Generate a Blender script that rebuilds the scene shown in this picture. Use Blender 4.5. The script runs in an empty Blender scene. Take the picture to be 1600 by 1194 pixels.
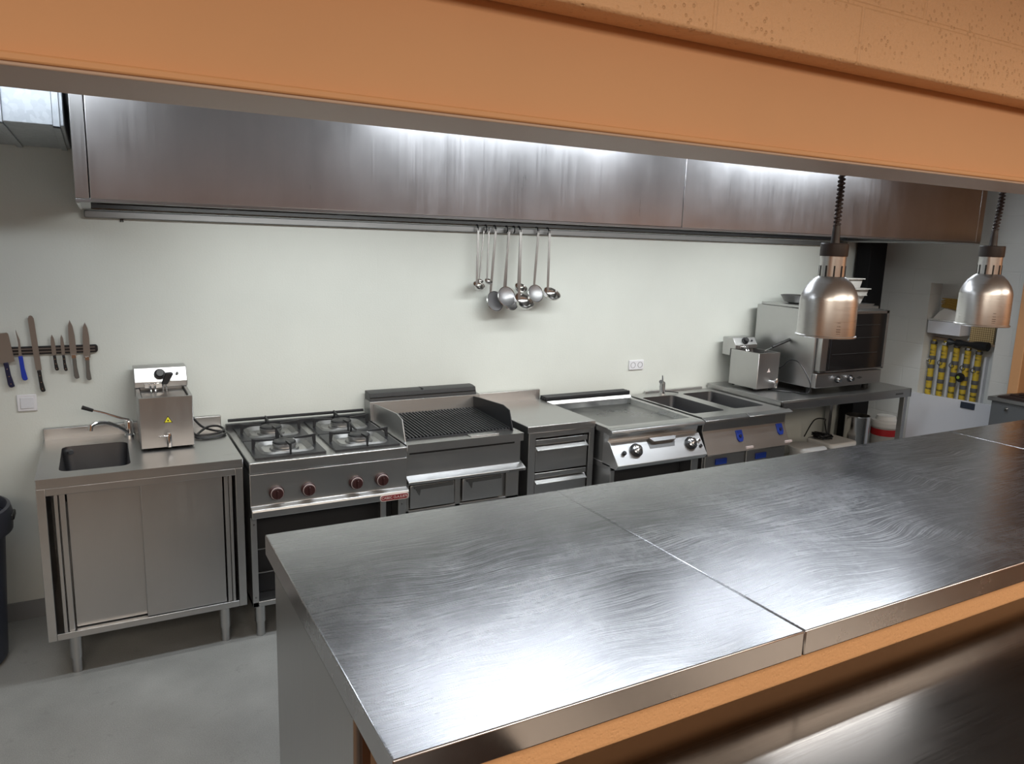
import bpy, bmesh, math, random
from mathutils import Vector, Matrix
random.seed(7)
S = bpy.context.scene
COL = S.collection
PI = math.pi

# ------------------------------------------------------------------ camera
def make_camera():
    yaw, pitch, roll, f, H, D = .506, .183, -.032, 1176.2, 1.897, 4.14
    fw = Vector((math.sin(yaw)*math.cos(pitch), math.cos(yaw)*math.cos(pitch), -math.sin(pitch)))
    r = Vector((math.cos(yaw), -math.sin(yaw), 0)); d = fw.cross(r)
    c, s = math.cos(roll), math.sin(roll)
    rr = c*r + s*d; dd = -s*r + c*d
    cam = bpy.data.cameras.new('camera'); o = bpy.data.objects.new('camera', cam); COL.objects.link(o)
    cam.sensor_width = 36; cam.lens = f/1600*36; cam.clip_start = .02
    M = Matrix((rr, -dd, -fw)).transposed().to_4x4(); M.translation = Vector((0, -D, H))
    o.matrix_world = M; S.camera = o
make_camera()

# ------------------------------------------------------------------ world, exposure, lights
w = bpy.data.worlds.new('world'); S.world = w; w.use_nodes = True
w.node_tree.nodes['Background'].inputs[0].default_value = (.75, .87, 1, 1)
w.node_tree.nodes['Background'].inputs[1].default_value = 1.2
S.view_settings.view_transform = 'Standard'; S.view_settings.look = 'None'
S.view_settings.gamma = 1; S.view_settings.use_curve_mapping = False
S.view_settings.exposure = 0.14
def area(name, loc, rot, sx, sy, power, col):
    l = bpy.data.lights.new(name, 'AREA'); l.shape = 'RECTANGLE'; l.size = sx; l.size_y = sy
    l.energy = power; l.color = col
    o = bpy.data.objects.new(name, l); COL.objects.link(o); o.location = loc; o.rotation_euler = rot
    return o
COOL = (.94, .975, 1.0); TUBE = (.86, .93, 1.0); WARM = (1.0, .87, .72)
# tube fittings hung over the kitchen aisle, just in front of the hood
TUBES = [(-1.05, .10, -1.5, 2.56, 7), (1.15, 2.6, -1.5, 2.56, 14), (3.2, 4.4, -1.5, 2.56, 13)]
for x0, x1, y, z, p in TUBES:
    area('tube_light', ((x0+x1)/2, y, z-.045), (0, 0, 0), x1-x0, .08, p, TUBE)
HOODL = [(1.0, 1.50), (2.62, 1.50), (4.24, 1.50)]
for x, L in HOODL:                      # hood light as added strips, brightening the wall and hidden from the counter
    area('hood_added_strip', (x, -1.035, 2.11), (.75, 0, 0), L, .06, 8.2, (.97, 1, .985)).data.spread = math.radians(115)
DIN = [(-1.2, -5.4), (1.6, -5.4), (4.4, -5.4), (-1.2, -7.8), (2, -7.8), (4.8, -7.8)]  # unseen dining light, guessed and without fittings; rear row added for the far wall
for x, y in DIN:
    area('dining_unseen_light', (x, y, 2.72), (0, 0, 0), 2.3, 1.8, 76 if y > -6 else 7, WARM)

# ------------------------------------------------------------------ materials
def mat(name, col=(.5, .5, .5), rough=.5, metal=0, emit=None, es=0, **k):
    m = bpy.data.materials.new(name); m.use_nodes = True
    b = m.node_tree.nodes['Principled BSDF']
    b.inputs['Base Color'].default_value = (*col, 1); b.inputs['Roughness'].default_value = rough
    b.inputs['Metallic'].default_value = metal
    if emit: b.inputs['Emission Color'].default_value = (*emit, 1); b.inputs['Emission Strength'].default_value = es
    for n, v in k.items(): b.inputs[n.replace('_', ' ')].default_value = v
    return m
class NT:
    def __init__(s, m):
        s.m = m; s.t = m.node_tree; s.b = s.t.nodes['Principled BSDF']
    def n(s, ty, **k):
        x = s.t.nodes.new(ty)
        for a, v in k.items():
            if hasattr(x, a): setattr(x, a, v)
            else: x.inputs[a.replace('_', ' ')].default_value = v
        return x
    def l(s, a, b): s.t.links.new(a, b)
    def coord(s, scale=(1, 1, 1), rot=(0, 0, 0)):
        c = s.n('ShaderNodeTexCoord'); mp = s.n('ShaderNodeMapping')
        mp.inputs['Scale'].default_value = scale; mp.inputs['Rotation'].default_value = rot
        s.l(c.outputs['Object'], mp.inputs[0]); return mp.outputs[0]
    def noise(s, vec, scale, detail=3, rough=.5, dist=0):
        x = s.n('ShaderNodeTexNoise'); x.inputs['Scale'].default_value = scale; x.inputs['Detail'].default_value = detail
        x.inputs['Roughness'].default_value = rough; x.inputs['Distortion'].default_value = dist
        s.l(vec, x.inputs['Vector']); return x.outputs['Fac']
    def ramp(s, fac, lo, hi, a, b):
        x = s.n('ShaderNodeMapRange'); s.l(fac, x.inputs[0])
        for i, v in enumerate((lo, hi, a, b)): x.inputs[i+1].default_value = v
        return x.outputs[0]
    def cramp(s, fac, stops):
        x = s.n('ShaderNodeValToRGB'); s.l(fac, x.inputs[0]); e = x.color_ramp.elements
        while len(e) < len(stops): e.new(.5)
        for q, (p, c) in zip(e, stops): q.position = p; q.color = (*c, 1)
        return x.outputs[0]
    def math(s, op, a, b):
        x = s.n('ShaderNodeMath', operation=op)
        for i, v in enumerate((a, b)):
            if isinstance(v, (int, float)): x.inputs[i].default_value = v
            else: s.l(v, x.inputs[i])
        return x.outputs[0]
    def bump(s, h, strength, dist=.01):
        x = s.n('ShaderNodeBump'); x.inputs['Strength'].default_value = strength; x.inputs['Distance'].default_value = dist
        s.l(h, x.inputs['Height']); s.l(x.outputs[0], s.b.inputs['Normal'])

def steel(name, base=.56, rough=.30, axis='x', dirt=.5, tint=(1, 1, 1), streak=.05, aniso=0):
    """brushed stainless steel, brush lines running along an axis"""
    m = mat(name, metal=1, rough=rough); N = NT(m)
    sc = {'x': (1.2, 90, 90), 'z': (90, 90, 1.2), 'y': (90, 1.2, 90)}[axis]
    f = N.noise(N.coord(sc), 3, 2)
    big = N.noise(N.coord(), 3.2, 4, .6)
    mid = N.noise(N.coord({'x': (.5, 3, 3), 'z': (3, 3, .5), 'y': (3, .5, 3)}[axis]), 4, 4, .6)
    c = lambda v: tuple(v*t for t in tint)
    mx = N.math('ADD', N.math('MULTIPLY', big, .6), N.math('MULTIPLY', mid, .4))
    N.l(N.cramp(mx, [(.3, c(base*(1-.12*dirt))), (.7, c(base*(1+.05*dirt)))]), N.b.inputs['Base Color'])
    r = N.math('ADD', N.ramp(mx, .3, .7, rough-.05*dirt, rough+.07*dirt), N.ramp(f, .2, .8, -.04, .04))
    N.l(r, N.b.inputs['Roughness'])
    N.bump(f, streak, .003)
    return m
M = {}
M['steel'] = steel('brushed_steel', .52, .32)
M['steel_z'] = steel('brushed_steel_upright', .50, .34, 'z')
M['steel_bright'] = steel('bright_steel', .68, .36)
M['steel_y'] = steel('brushed_steel_across', .52, .30, 'y')
M['steel_dull'] = steel('dull_steel', .36, .42, 'x')
M['rail'] = steel('rail_steel', .26, .5)
M['pan'] = steel('tray_pan_steel', .30, .45)
M['steel_dark'] = steel('dark_steel', .20, .42, 'x')
M['basin'] = steel('basin_steel', .21, .38, 'y', .5, (.96, .98, 1.05))
M['chrome'] = mat('chrome', (.75, .75, .76), .12, 1)
M['utensil'] = mat('polished_steel', (.62, .61, .6), .18, 1)
M['handle_steel'] = mat('worn_handle_steel', (.27, .265, .26), .38, 1)
M['black'] = mat('black_plastic', (.012, .012, .014), .4)
M['black_metal'] = mat('black_enamel', (.018, .019, .022), .38)
M['iron'] = mat('cast_iron', (.03, .031, .034), .42, .4)
M['void'] = mat('dark_interior', (.008, .008, .01), .7)
M['rubber'] = mat('rubber_foot', (.01, .01, .01), .7)
M['red_knob'] = mat('dark_red_knob', (.035, .009, .009), .4)
M['red_badge'] = mat('red_badge', (.20, .012, .016), .35)
M['letter'] = mat('pale_lettering', (.62, .52, .5), .5)
M['dark_letter'] = mat('dark_lettering', (.05, .03, .02), .6)
M['blue'] = mat('blue_plastic', (.008, .03, .22), .35)
M['blue_handle'] = mat('blue_knife_handle', (.01, .04, .42), .4)
M['navy_handle'] = mat('navy_knife_handle', (.01, .012, .05), .4)
M['grey_handle'] = mat('grey_knife_handle', (.22, .22, .21), .35, .7)
M['blade'] = mat('knife_blade', (.40, .41, .41), .35, 1)
M['white_plastic'] = mat('white_plastic', (.78, .78, .82), .35)
M['white_matte'] = mat('white_board', (.72, .73, .78), .5)
M['socket_hole'] = mat('socket_recess', (.35, .35, .37), .5)
M['yellow'] = mat('yellow_sticker', (.75, .68, .03), .5)
M['lid'] = mat('white_lid', (.75, .74, .72), .5)
M['red_band'] = mat('red_band', (.45, .01, .015), .5)
M['clear'] = mat('cloudy_plastic', (.62, .60, .57), .3, 0, Transmission_Weight=.35)
M['brown'] = mat('brown_leather', (.03, .014, .012), .5)
M['grey_paint'] = mat('grey_cabinet_paint', (.13, .14, .15), .5, .2)
M['post'] = mat('dark_post', (.008, .008, .010), .6, 0, Specular_IOR_Level=.2)
M['strap'] = mat('grey_strap', (.10, .10, .10), .6)
M['glass'] = mat('oven_glass', (.012, .011, .011), .08, 0, Specular_IOR_Level=.3)
M['lamp_cap'] = mat('lamp_cap', (.022, .014, .013), .45)
M['cord'] = mat('lamp_cord', (.03, .016, .014), .5)
M['hood_diffuser'] = mat('hood_lamp_diffuser', (.9, .9, .9), .4, 0, (.95, 1, .97), 3)
M['tube'] = mat('tube_diffuser', (.9, .9, .9), .4, 0, (.85, .93, 1), 9)
M['warm_tube'] = mat('warm_diffuser', (.9, .9, .9), .4, 0, (1, .8, .55), 4)
M['dark_wood'] = mat('dark_door_wood', (.06, .025, .012), .4)
M['wicker'] = mat('straw', (.45, .28, .06), .6)
M['sign'] = mat('navy_sign', (.035, .045, .07), .5)
M['green'] = mat('green_mark', (.35, .5, .06), .5)
M['tan'] = mat('tan_shelf', (.30, .22, .15), .6)

def f_hood():
    m = steel('hood_steel', .58, .33, 'z', .9, (1, .985, .99), .02); return m
M['hood'] = f_hood()
def f_lamp():
    m = mat('spun_aluminium', (.62, .61, .60), .3, 1); N = NT(m)
    f = N.noise(N.coord((1, 1, 160)), 6, 2)
    N.l(N.ramp(f, .2, .8, .26, .34), N.b.inputs['Roughness']); N.bump(f, .012, .001); return m
M['lamp'] = f_lamp()
def f_counter():
    m = mat('scratched_counter_steel', metal=1); N = NT(m)
    v = N.coord()
    big = N.noise(v, 1.7, 5, .62, .6)
    fine = N.noise(N.coord((1, 1, 1), (0, 0, .5)), 26, 4, .6, 1.5)
    wn = N.n('ShaderNodeTexNoise'); wn.inputs['Scale'].default_value = 2.2; wn.inputs['Detail'].default_value = 1; N.l(v, wn.inputs['Vector'])
    vm = N.n('ShaderNodeVectorMath', operation='MULTIPLY_ADD'); N.l(wn.outputs['Color'], vm.inputs[0]); vm.inputs[1].default_value = (.17, .17, 0); N.l(v, vm.inputs[2])
    s = None; sheen = None
    for ang, sc, lo in ((.35, (3, 620, 1), .645), (-.55, (3.5, 560, 1), .65), (1.2, (3, 600, 1), .645), (2.3, (5, 700, 1), .66), (-1.1, (2, 520, 1), .66)):
        mp = N.n('ShaderNodeMapping'); mp.inputs['Scale'].default_value = sc; mp.inputs['Rotation'].default_value = (0, 0, ang); N.l(vm.outputs[0], mp.inputs[0])
        a0 = N.noise(mp.outputs[0], 1.0, 2, .4)
        a = N.ramp(a0, lo, lo+.06, 0, 1)
        s = a if s is None else N.math('MAXIMUM', s, a)
        sheen = a0 if sheen is None else N.math('ADD', sheen, a0)
    swirl = N.ramp(sheen, 2.1, 2.9, -.03, .03)
    patch = N.ramp(N.noise(v, 1.3, 2), .4, .6, .25, 1)
    ge = N.n('ShaderNodeNewGeometry'); sx = N.n('ShaderNodeSeparateXYZ'); N.l(ge.outputs['True Normal'], sx.inputs[0])
    up = N.ramp(sx.outputs[2], .5, .9, 0, 1)
    s = N.math('MULTIPLY', N.math('MULTIPLY', s, patch), up)
    swirl = N.math('MULTIPLY', swirl, up); sheen = N.math('MULTIPLY', sheen, up)
    r = N.math('ADD', N.ramp(big, .3, .72, .215, .30), N.ramp(fine, .3, .7, -.012, .015))
    r = N.math('ADD', r, swirl)
    r = N.math('ADD', r, N.math('MULTIPLY', s, .12))
    N.l(r, N.b.inputs['Roughness'])
    cc = N.cramp(N.math('ADD', N.math('MULTIPLY', big, .7), N.math('MULTIPLY', fine, .3)), [(.32, (.47, .47, .49)), (.68, (.55, .55, .565))])
    mixn = N.n('ShaderNodeMix', data_type='RGBA'); N.l(N.math('MULTIPLY', s, .75), mixn.inputs[0]); N.l(cc, mixn.inputs[6]); mixn.inputs[7].default_value = (.92, .92, .92, 1)  # scratches mixed paler: the glare they catch is put into the colour
    N.l(mixn.outputs[2], N.b.inputs['Base Color'])
    N.bump(N.math('ADD', N.math('MULTIPLY', s, .25), N.math('MULTIPLY', sheen, .12)), .05, .001)
    return m
M['counter'] = f_counter()
def f_wall(name, col, tex=.35, block=(.4, .2), mortar=.0, pits=0, dirt=.03):
    m = mat(name, col, .55); N = NT(m)
    v = N.coord()
    fine = N.noise(v, 110, 3, .6)
    h = N.math('MULTIPLY', fine, .35)
    if pits:
        vo = N.n('ShaderNodeTexVoronoi'); vo.inputs['Scale'].default_value = 75; N.l(v, vo.inputs['Vector'])
        pit = N.math('MULTIPLY', N.ramp(vo.outputs['Distance'], .12, .28, -1, 0), N.ramp(N.noise(v, 14, 2), .44, .54, 0, 1))
        h = N.math('ADD', h, N.math('MULTIPLY', pit, pits))
        h = N.math('ADD', h, N.math('MULTIPLY', N.noise(v, 55, 3, .6), .8))
    if mortar:
        c = N.n('ShaderNodeTexCoord'); sp = N.n('ShaderNodeSeparateXYZ'); N.l(c.outputs['Object'], sp.inputs[0])
        cb = N.n('ShaderNodeCombineXYZ'); N.l(N.math('ADD', sp.outputs[0], sp.outputs[1]), cb.inputs[0]); N.l(sp.outputs[2], cb.inputs[1])
        br = N.n('ShaderNodeTexBrick'); br.offset = .5
        for k_, q in (('Scale', 1), ('Mortar Size', .006), ('Mortar Smooth', .6), ('Brick Width', block[0]), ('Row Height', block[1])): br.inputs[k_].default_value = q
        N.l(cb.outputs[0], br.inputs['Vector'])
        h = N.math('SUBTRACT', h, N.math('MULTIPLY', br.outputs['Fac'], mortar))
    N.bump(h, tex, .006)
    d = N.noise(v, 1.1, 4, .6)
    N.l(N.cramp(d, [(.3, tuple(x*(1-dirt*2) for x in col)), (.7, tuple(min(1, x*(1+dirt)) for x in col))]), N.b.inputs['Base Color'])
    return m
M['wall'] = f_wall('white_wall_paint', (.70, .725, .685), .3, mortar=.04)
M['wall_r'] = f_wall('white_block_paint', (.68, .69, .67), .3, mortar=1.2)
M['orange'] = f_wall('orange_paint', (.70, .375, .175), .12)
M['orange_far'] = f_wall('orange_paint_dimmed', (.40, .19, .08), .1)  # same orange paint, darkened to weaken its reflection in the kitchen steel
M['orange_block'] = f_wall('orange_block_paint', (.84, .50, .265), .6, pits=1.0, mortar=.5)
M['orange_low'] = f_wall('orange_plaster', (.68, .38, .185), .35, pits=.35)
M['grey_wall'] = f_wall('pale_grey_paint', (.55, .54, .55), .1)
M['beige'] = f_wall('beige_paint', (.50, .40, .33), .1)
M['ceiling'] = f_wall('ceiling_paint', (.74, .75, .76), .1)
def f_floor():
    m = mat('grey_epoxy_floor', (.45, .46, .45), .45); N = NT(m); v = N.coord()
    sp = N.noise(v, 240, 2, .7); big = N.noise(v, 2.2, 5, .6); st = N.noise(v, 7, 4, .7)
    a = N.cramp(N.math('ADD', N.math('MULTIPLY', sp, .5), N.math('MULTIPLY', big, .5)), [(.35, (.28, .283, .272)), (.65, (.47, .472, .455))])
    mx = N.n('ShaderNodeMix', data_type='RGBA'); N.l(N.ramp(st, .62, .78, 0, .5), mx.inputs[0]); N.l(a, mx.inputs[6]); mx.inputs[7].default_value = (.14, .13, .12, 1)
    N.l(mx.outputs[2], N.b.inputs['Base Color']); N.l(N.ramp(big, .3, .7, .35, .6), N.b.inputs['Roughness']); N.bump(sp, .2, .002); return m
M['floor'] = f_floor()
def f_galv():
    m = mat('galvanised_sheet', metal=1, rough=.38); N = NT(m); vo = N.n('ShaderNodeTexVoronoi'); vo.inputs['Scale'].default_value = 60
    N.l(N.coord(), vo.inputs['Vector'])
    N.l(N.cramp(vo.outputs['Color'], [(.2, (.50, .54, .58)), (.8, (.58, .62, .66))]), N.b.inputs['Base Color']); return m
M['galv'] = f_galv()
def f_pipe():
    m = mat('yellow_pipe_tape', (.6, .42, .02), .45); N = NT(m)
    st = N.noise(N.coord((6, 6, 14)), 2, 2)
    N.l(N.cramp(st, [(.36, (.10, .085, .03)), (.44, (.52, .36, .03)), (.7, (.62, .46, .04))]), N.b.inputs['Base Color']); return m
M['pipe'] = f_pipe()
def f_grid():
    m = mat('woven_straw_panel', (.5, .36, .15), .6); N = NT(m); ck = N.n('ShaderNodeTexChecker'); ck.inputs['Scale'].default_value = 90
    ck.inputs[1].default_value = (.62, .47, .24, 1); ck.inputs[2].default_value = (.26, .17, .07, 1)
    N.l(N.coord((1, 1, 1), (PI/4, 0, 0)), ck.inputs['Vector']); N.l(ck.outputs[0], N.b.inputs['Base Color']); return m
M['grid'] = f_grid()
def f_mesh():
    m = mat('fine_wire_mesh', (.42, .43, .45), .4, .85); N = NT(m); ck = N.n('ShaderNodeTexChecker'); ck.inputs['Scale'].default_value = 380
    ck.inputs[1].default_value = (.6, .6, .62, 1); ck.inputs[2].default_value = (.3, .3, .32, 1)
    N.l(N.coord(), ck.inputs['Vector']); N.l(ck.outputs[0], N.b.inputs['Base Color']); return m
M['mesh'] = f_mesh()
def f_plate():
    m = mat('griddle_plate_steel', metal=1, rough=.3); N = NT(m); v = N.coord(); b = N.noise(v, 5, 4, .6)
    N.l(N.cramp(b, [(.35, (.22, .225, .235)), (.7, (.33, .33, .32))]), N.b.inputs['Base Color'])
    N.l(N.ramp(b, .3, .7, .22, .42), N.b.inputs['Roughness']); return m
M['plate'] = f_plate()

# ------------------------------------------------------------------ mesh helpers
class MB:
    """collects shapes in world coordinates and links them as one mesh object"""
    def __init__(s): s.b = bmesh.new()
    def poly(s, pts): 
        return s.b.faces.new([s.b.verts.new(p) for p in pts])
    def box(s, x0, x1, y0, y1, z0, z1):
        v = [s.b.verts.new((x, y, z)) for z in (z0, z1) for y in (y0, y1) for x in (x0, x1)]
        for f in ((0, 2, 3, 1), (4, 5, 7, 6), (0, 1, 5, 4), (2, 6, 7, 3), (0, 4, 6, 2), (1, 3, 7, 5)):
            s.b.faces.new([v[i] for i in f])
        return s
    def prism(s, pts, axis, a, b):
        """extrude a 2-D outline along an axis from a to b"""
        def P(p, t): return {'x': (t, p[0], p[1]), 'y': (p[0], t, p[1]), 'z': (p[0], p[1], t)}[axis]
        A = [s.b.verts.new(P(p, a)) for p in pts]; B = [s.b.verts.new(P(p, b)) for p in pts]
        n = len(pts); s.b.faces.new(A); s.b.faces.new(B[::-1])
        for i in range(n): s.b.faces.new((A[i], B[i], B[(i+1) % n], A[(i+1) % n]))
        return s
    def lathe(s, prof, c, ax=(0, 0, 1), seg=32, close=True):
        """prof = list of (radius, height) along ax from c"""
        z = Vector(ax).normalized(); x = z.orthogonal().normalized(); y = z.cross(x); c = Vector(c)
        rings = []
        for r, h in prof:
            if r < 1e-6: rings.append([s.b.verts.new(c+z*h)])
            else: rings.append([s.b.verts.new(c+z*h+(x*math.cos(2*PI*i/seg)+y*math.sin(2*PI*i/seg))*r) for i in range(seg)])
        for A, B in zip(rings, rings[1:]):
            for i in range(seg):
                j = (i+1) % seg
                if len(A) == 1 and len(B) == 1: continue
                if len(A) == 1: s.b.faces.new((A[0], B[i], B[j]))
                elif len(B) == 1: s.b.faces.new((A[i], A[j], B[0]))
                else: s.b.faces.new((A[i], A[j], B[j], B[i]))
        if close:
            for R in (rings[0], rings[-1]):
                if len(R) > 2: s.b.faces.new(R)
        return s
    def cyl(s, p0, p1, r0, r1=None, seg=20):
        p0, p1 = Vector(p0), Vector(p1); r1 = r0 if r1 is None else r1
        return s.lathe([(r0, 0), (r1, (p1-p0).length)], p0, p1-p0, seg)
    def tube(s, pts, r, seg=10, smooth=True):
        P = [Vector(p) for p in pts]
        if smooth and len(P) > 2:
            Q = []
            for i in range(len(P)-1):
                a = P[max(i-1, 0)]; b = P[i]; c = P[i+1]; d = P[min(i+2, len(P)-1)]
                for k in range(8):
                    t = k/8
                    Q.append(.5*((2*b)+(c-a)*t+(2*a-5*b+4*c-d)*t*t+(3*b-a-3*c+d)*t**3))
            Q.append(P[-1]); P = Q
        rs = r if isinstance(r, (list, tuple)) else None
        up = None; rings = []
        for i, p in enumerate(P):
            t = (P[min(i+1, len(P)-1)]-P[max(i-1, 0)]).normalized()
            up = t.orthogonal().normalized() if up is None else (up-t*up.dot(t)).normalized()
            v = t.cross(up); rr = r if rs is None else rs[0]+(rs[1]-rs[0])*i/(len(P)-1)
            rings.append([s.b.verts.new(p+(up*math.cos(2*PI*k/seg)+v*math.sin(2*PI*k/seg))*rr) for k in range(seg)])
        for A, B in zip(rings, rings[1:]):
            for k in range(seg): s.b.faces.new((A[k], A[(k+1) % seg], B[(k+1) % seg], B[k]))
        s.b.faces.new(rings[0][::-1]); s.b.faces.new(rings[-1]); return s
    def torus(s, c, R, r, ax=(0, 0, 1), seg=32, n=8):
        z = Vector(ax).normalized(); x = z.orthogonal().normalized(); y = z.cross(x); c = Vector(c); rings = []
        for i in range(seg):
            d = x*math.cos(2*PI*i/seg)+y*math.sin(2*PI*i/seg)
            rings.append([s.b.verts.new(c+d*(R+r*math.cos(2*PI*k/n))+z*r*math.sin(2*PI*k/n)) for k in range(n)])
        for i in range(seg):
            for k in range(n): s.b.faces.new((rings[i][k], rings[(i+1) % seg][k], rings[(i+1) % seg][(k+1) % n], rings[i][(k+1) % n]))
        return s
    def build(s, name, m, parent=None, bevel=0, smooth=None, loc=None):
        bmesh.ops.recalc_face_normals(s.b, faces=s.b.faces)
        me = bpy.data.meshes.new(name)
        off = Vector((0, 0, 0)); p = parent
        while p is not None: off += p.location; p = p.parent
        if parent is None and loc is not None: off = Vector(loc)
        bmesh.ops.translate(s.b, verts=s.b.verts, vec=-off)
        for f in s.b.faces: f.smooth = True
        s.b.to_mesh(me); s.b.free(); me.set_sharp_from_angle(angle=math.radians(25))
        me.materials.append(M[m] if isinstance(m, str) else m)
        o = bpy.data.objects.new(name, me); COL.objects.link(o)
        if parent is not None: o.parent = parent
        elif loc is not None: o.location = loc
        if bevel:
            b = o.modifiers.new('bevel', 'BEVEL'); b.width = bevel; b.segments = 2; b.limit_method = 'ANGLE'; b.angle_limit = math.radians(40)
            b.harden_normals = False
        return o
def tag(o, label, cat, group=None):
    o['label'] = label; o['category'] = cat
    if group: o['group'] = group
    return o
def thing(name, loc, label, cat, group=None):
    o = bpy.data.objects.new(name, None); o.empty_display_size = .1; COL.objects.link(o); o.location = loc
    return tag(o, label, cat, group)
def struct(name, mb, m, bevel=0):
    o = mb.build(name, m, bevel=bevel); o['kind'] = 'structure'; return o
def B(*a): return MB().box(*a)
def rrect(x0, x1, y0, y1, r, n=5):
    P = []
    for cx, cy, a in ((x1-r, y0+r, -PI/2), (x1-r, y1-r, 0), (x0+r, y1-r, PI/2), (x0+r, y0+r, PI)):
        for k in range(n+1): P.append((cx+r*math.cos(a+k*PI/2/n), cy+r*math.sin(a+k*PI/2/n)))
    return P
def slab_holes(mb, x0, x1, y0, y1, z0, z1, holes, r=.03):
    """a top with rounded openings (bottom left open to the basins below)"""
    xs = sorted({x0, x1, *[h[0] for h in holes], *[h[1] for h in holes]}); ys = sorted({y0, y1, *[h[2] for h in holes], *[h[3] for h in holes]})
    for i in range(len(xs)-1):
        for j in range(len(ys)-1):
            cx, cy = (xs[i]+xs[i+1])/2, (ys[j]+ys[j+1])/2
            if any(h[0] < cx < h[1] and h[2] < cy < h[3] for h in holes): continue
            mb.poly([(xs[i], ys[j], z1), (xs[i+1], ys[j], z1), (xs[i+1], ys[j+1], z1), (xs[i], ys[j+1], z1)])
    for h in holes:
        P = rrect(*h, r); n = len(P)//4
        for q, c in enumerate(((h[1], h[2]), (h[1], h[3]), (h[0], h[3]), (h[0], h[2]))):
            for k in range(n-1):
                a, b = P[q*n+k], P[q*n+k+1]; mb.poly([(*c, z1), (*a, z1), (*b, z1)])
    for a, b in (((x0, y0), (x1, y0)), ((x1, y0), (x1, y1)), ((x1, y1), (x0, y1)), ((x0, y1), (x0, y0))):
        mb.poly([(*a, z0), (*b, z0), (*b, z1), (*a, z1)])
    bmesh.ops.remove_doubles(mb.b, verts=mb.b.verts, dist=1e-5)
    return mb
def basin(x0, x1, y0, y1, z, depth, r=.03, taper=.012):
    mb = MB(); bm = mb.b; A = [bm.verts.new((*p, z)) for p in rrect(x0, x1, y0, y1, r)]
    C = [bm.verts.new((*p, z-depth+.02)) for p in rrect(x0+taper, x1-taper, y0+taper, y1-taper, r)]
    D = [bm.verts.new((*p, z-depth)) for p in rrect(x0+taper+.02, x1-taper-.02, y0+taper+.02, y1-taper-.02, r*.7)]
    for U, V in ((A, C), (C, D)):
        for i in range(len(U)): bm.faces.new((U[i], U[(i+1) % len(U)], V[(i+1) % len(U)], V[i]))
    bm.faces.new(D); return mb
def text_mesh(name, s, size, m, parent, origin, right, up, depth=.0006):
    cu = bpy.data.curves.new(name, 'FONT'); cu.body = s; cu.size = size; cu.extrude = depth; cu.align_x = 'CENTER'; cu.align_y = 'CENTER'
    tmp = bpy.data.objects.new('tmp', cu); COL.objects.link(tmp)
    me = bpy.data.meshes.new_from_object(tmp.evaluated_get(bpy.context.evaluated_depsgraph_get()))
    bpy.data.objects.remove(tmp)
    r, u = Vector(right).normalized(), Vector(up).normalized(); n = r.cross(u)
    T = Matrix((r, u, n)).transposed().to_4x4(); T.translation = Vector(origin)
    off = Vector((0, 0, 0)); p = parent
    while p is not None: off += p.location; p = p.parent
    me.transform(Matrix.Translation(-off) @ T); me.materials.clear(); me.materials.append(M[m])
    o = bpy.data.objects.new(name, me); COL.objects.link(o); o.parent = parent; return o

# ================================================================== SETTING
struct('floor', B(-2.1, 6, -2.9, .2, -.1, 0), 'floor')
struct('floor_dining', B(-4, 6, -9, -2.9, -.1, 0), mat('dark_dining_tile', (.075, .068, .065), .45))
struct('wall_back', B(-2, 6.1, 0, .2, 0, 2.8), 'wall')
mb = MB()                                      # right wall with a niche cut in it
mb.box(5.75, 5.95, -.50, 0, 0, 2.8); mb.box(5.75, 5.95, -1.20, -1.045, 0, 2.8)
mb.box(5.75, 5.95, -1.045, -.50, 1.69, 2.8); mb.box(5.75, 5.95, -1.045, -.50, 0, .80); mb.box(5.90, 6.0, -1.1, -.45, .75, 1.75)
struct('wall_right', mb, 'wall_r')
struct('wall_left', B(-2.1, -1.9, -2.8, 0, 0, 2.8), 'wall')
struct('ceiling', B(-4, 6.1, -9, .2, 2.8, 2.9), 'ceiling')
struct('baseboard_back', B(-1.9, 5.75, -.014, 0, 0, .09), mat('grey_skirting', (.25, .26, .27), .5))
# doorway with orange frame at the end of the right wall
struct('trim_1', MB().box(5.70, 5.95, -1.27, -1.20, 0, 2.12).box(5.70, 5.95, -2.25, -1.27, 2.05, 2.12).box(5.70, 5.95, -2.32, -2.25, 0, 2.12), 'orange', .004)
struct('door_1', B(5.84, 5.88, -2.25, -1.27, 0, 2.05), 'dark_wood')
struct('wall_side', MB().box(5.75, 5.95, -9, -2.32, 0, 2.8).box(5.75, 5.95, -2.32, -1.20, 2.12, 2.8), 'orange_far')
# pass opening: wall above (smooth beam + block wall) and low wall below
struct('wall_front', B(-4, 5.75, -2.95, -2.80, 2.10, 2.8), 'orange')
struct('trim_2', B(-4, 5.75, -3.02, -2.95, 2.285, 2.8), 'orange_block', .006)
struct('trim_3', B(-4, 5.75, -2.968, -2.95, 2.0998, 2.1115), 'orange', .003)
struct('trim_4', MB().box(-4, 5.75, -2.966, -2.786, 2.094, 2.0995), mat('soffit_sheet', (.52, .385, .30), .45), .002)
struct('trim_5', B(-4, 5.75, -2.80, -2.785, 2.10, 2.8), 'grey_wall')
struct('wall_pass', MB().box(.50, 5.75, -2.965, -2.68, 0, .908), 'orange_low')
# dining side room around the camera
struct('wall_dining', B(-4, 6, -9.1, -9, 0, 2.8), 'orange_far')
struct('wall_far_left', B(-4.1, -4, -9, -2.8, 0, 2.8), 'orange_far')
struct('wall_end', B(-4, -2, -2.95, -2.80, 0, 2.11), 'orange')

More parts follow.
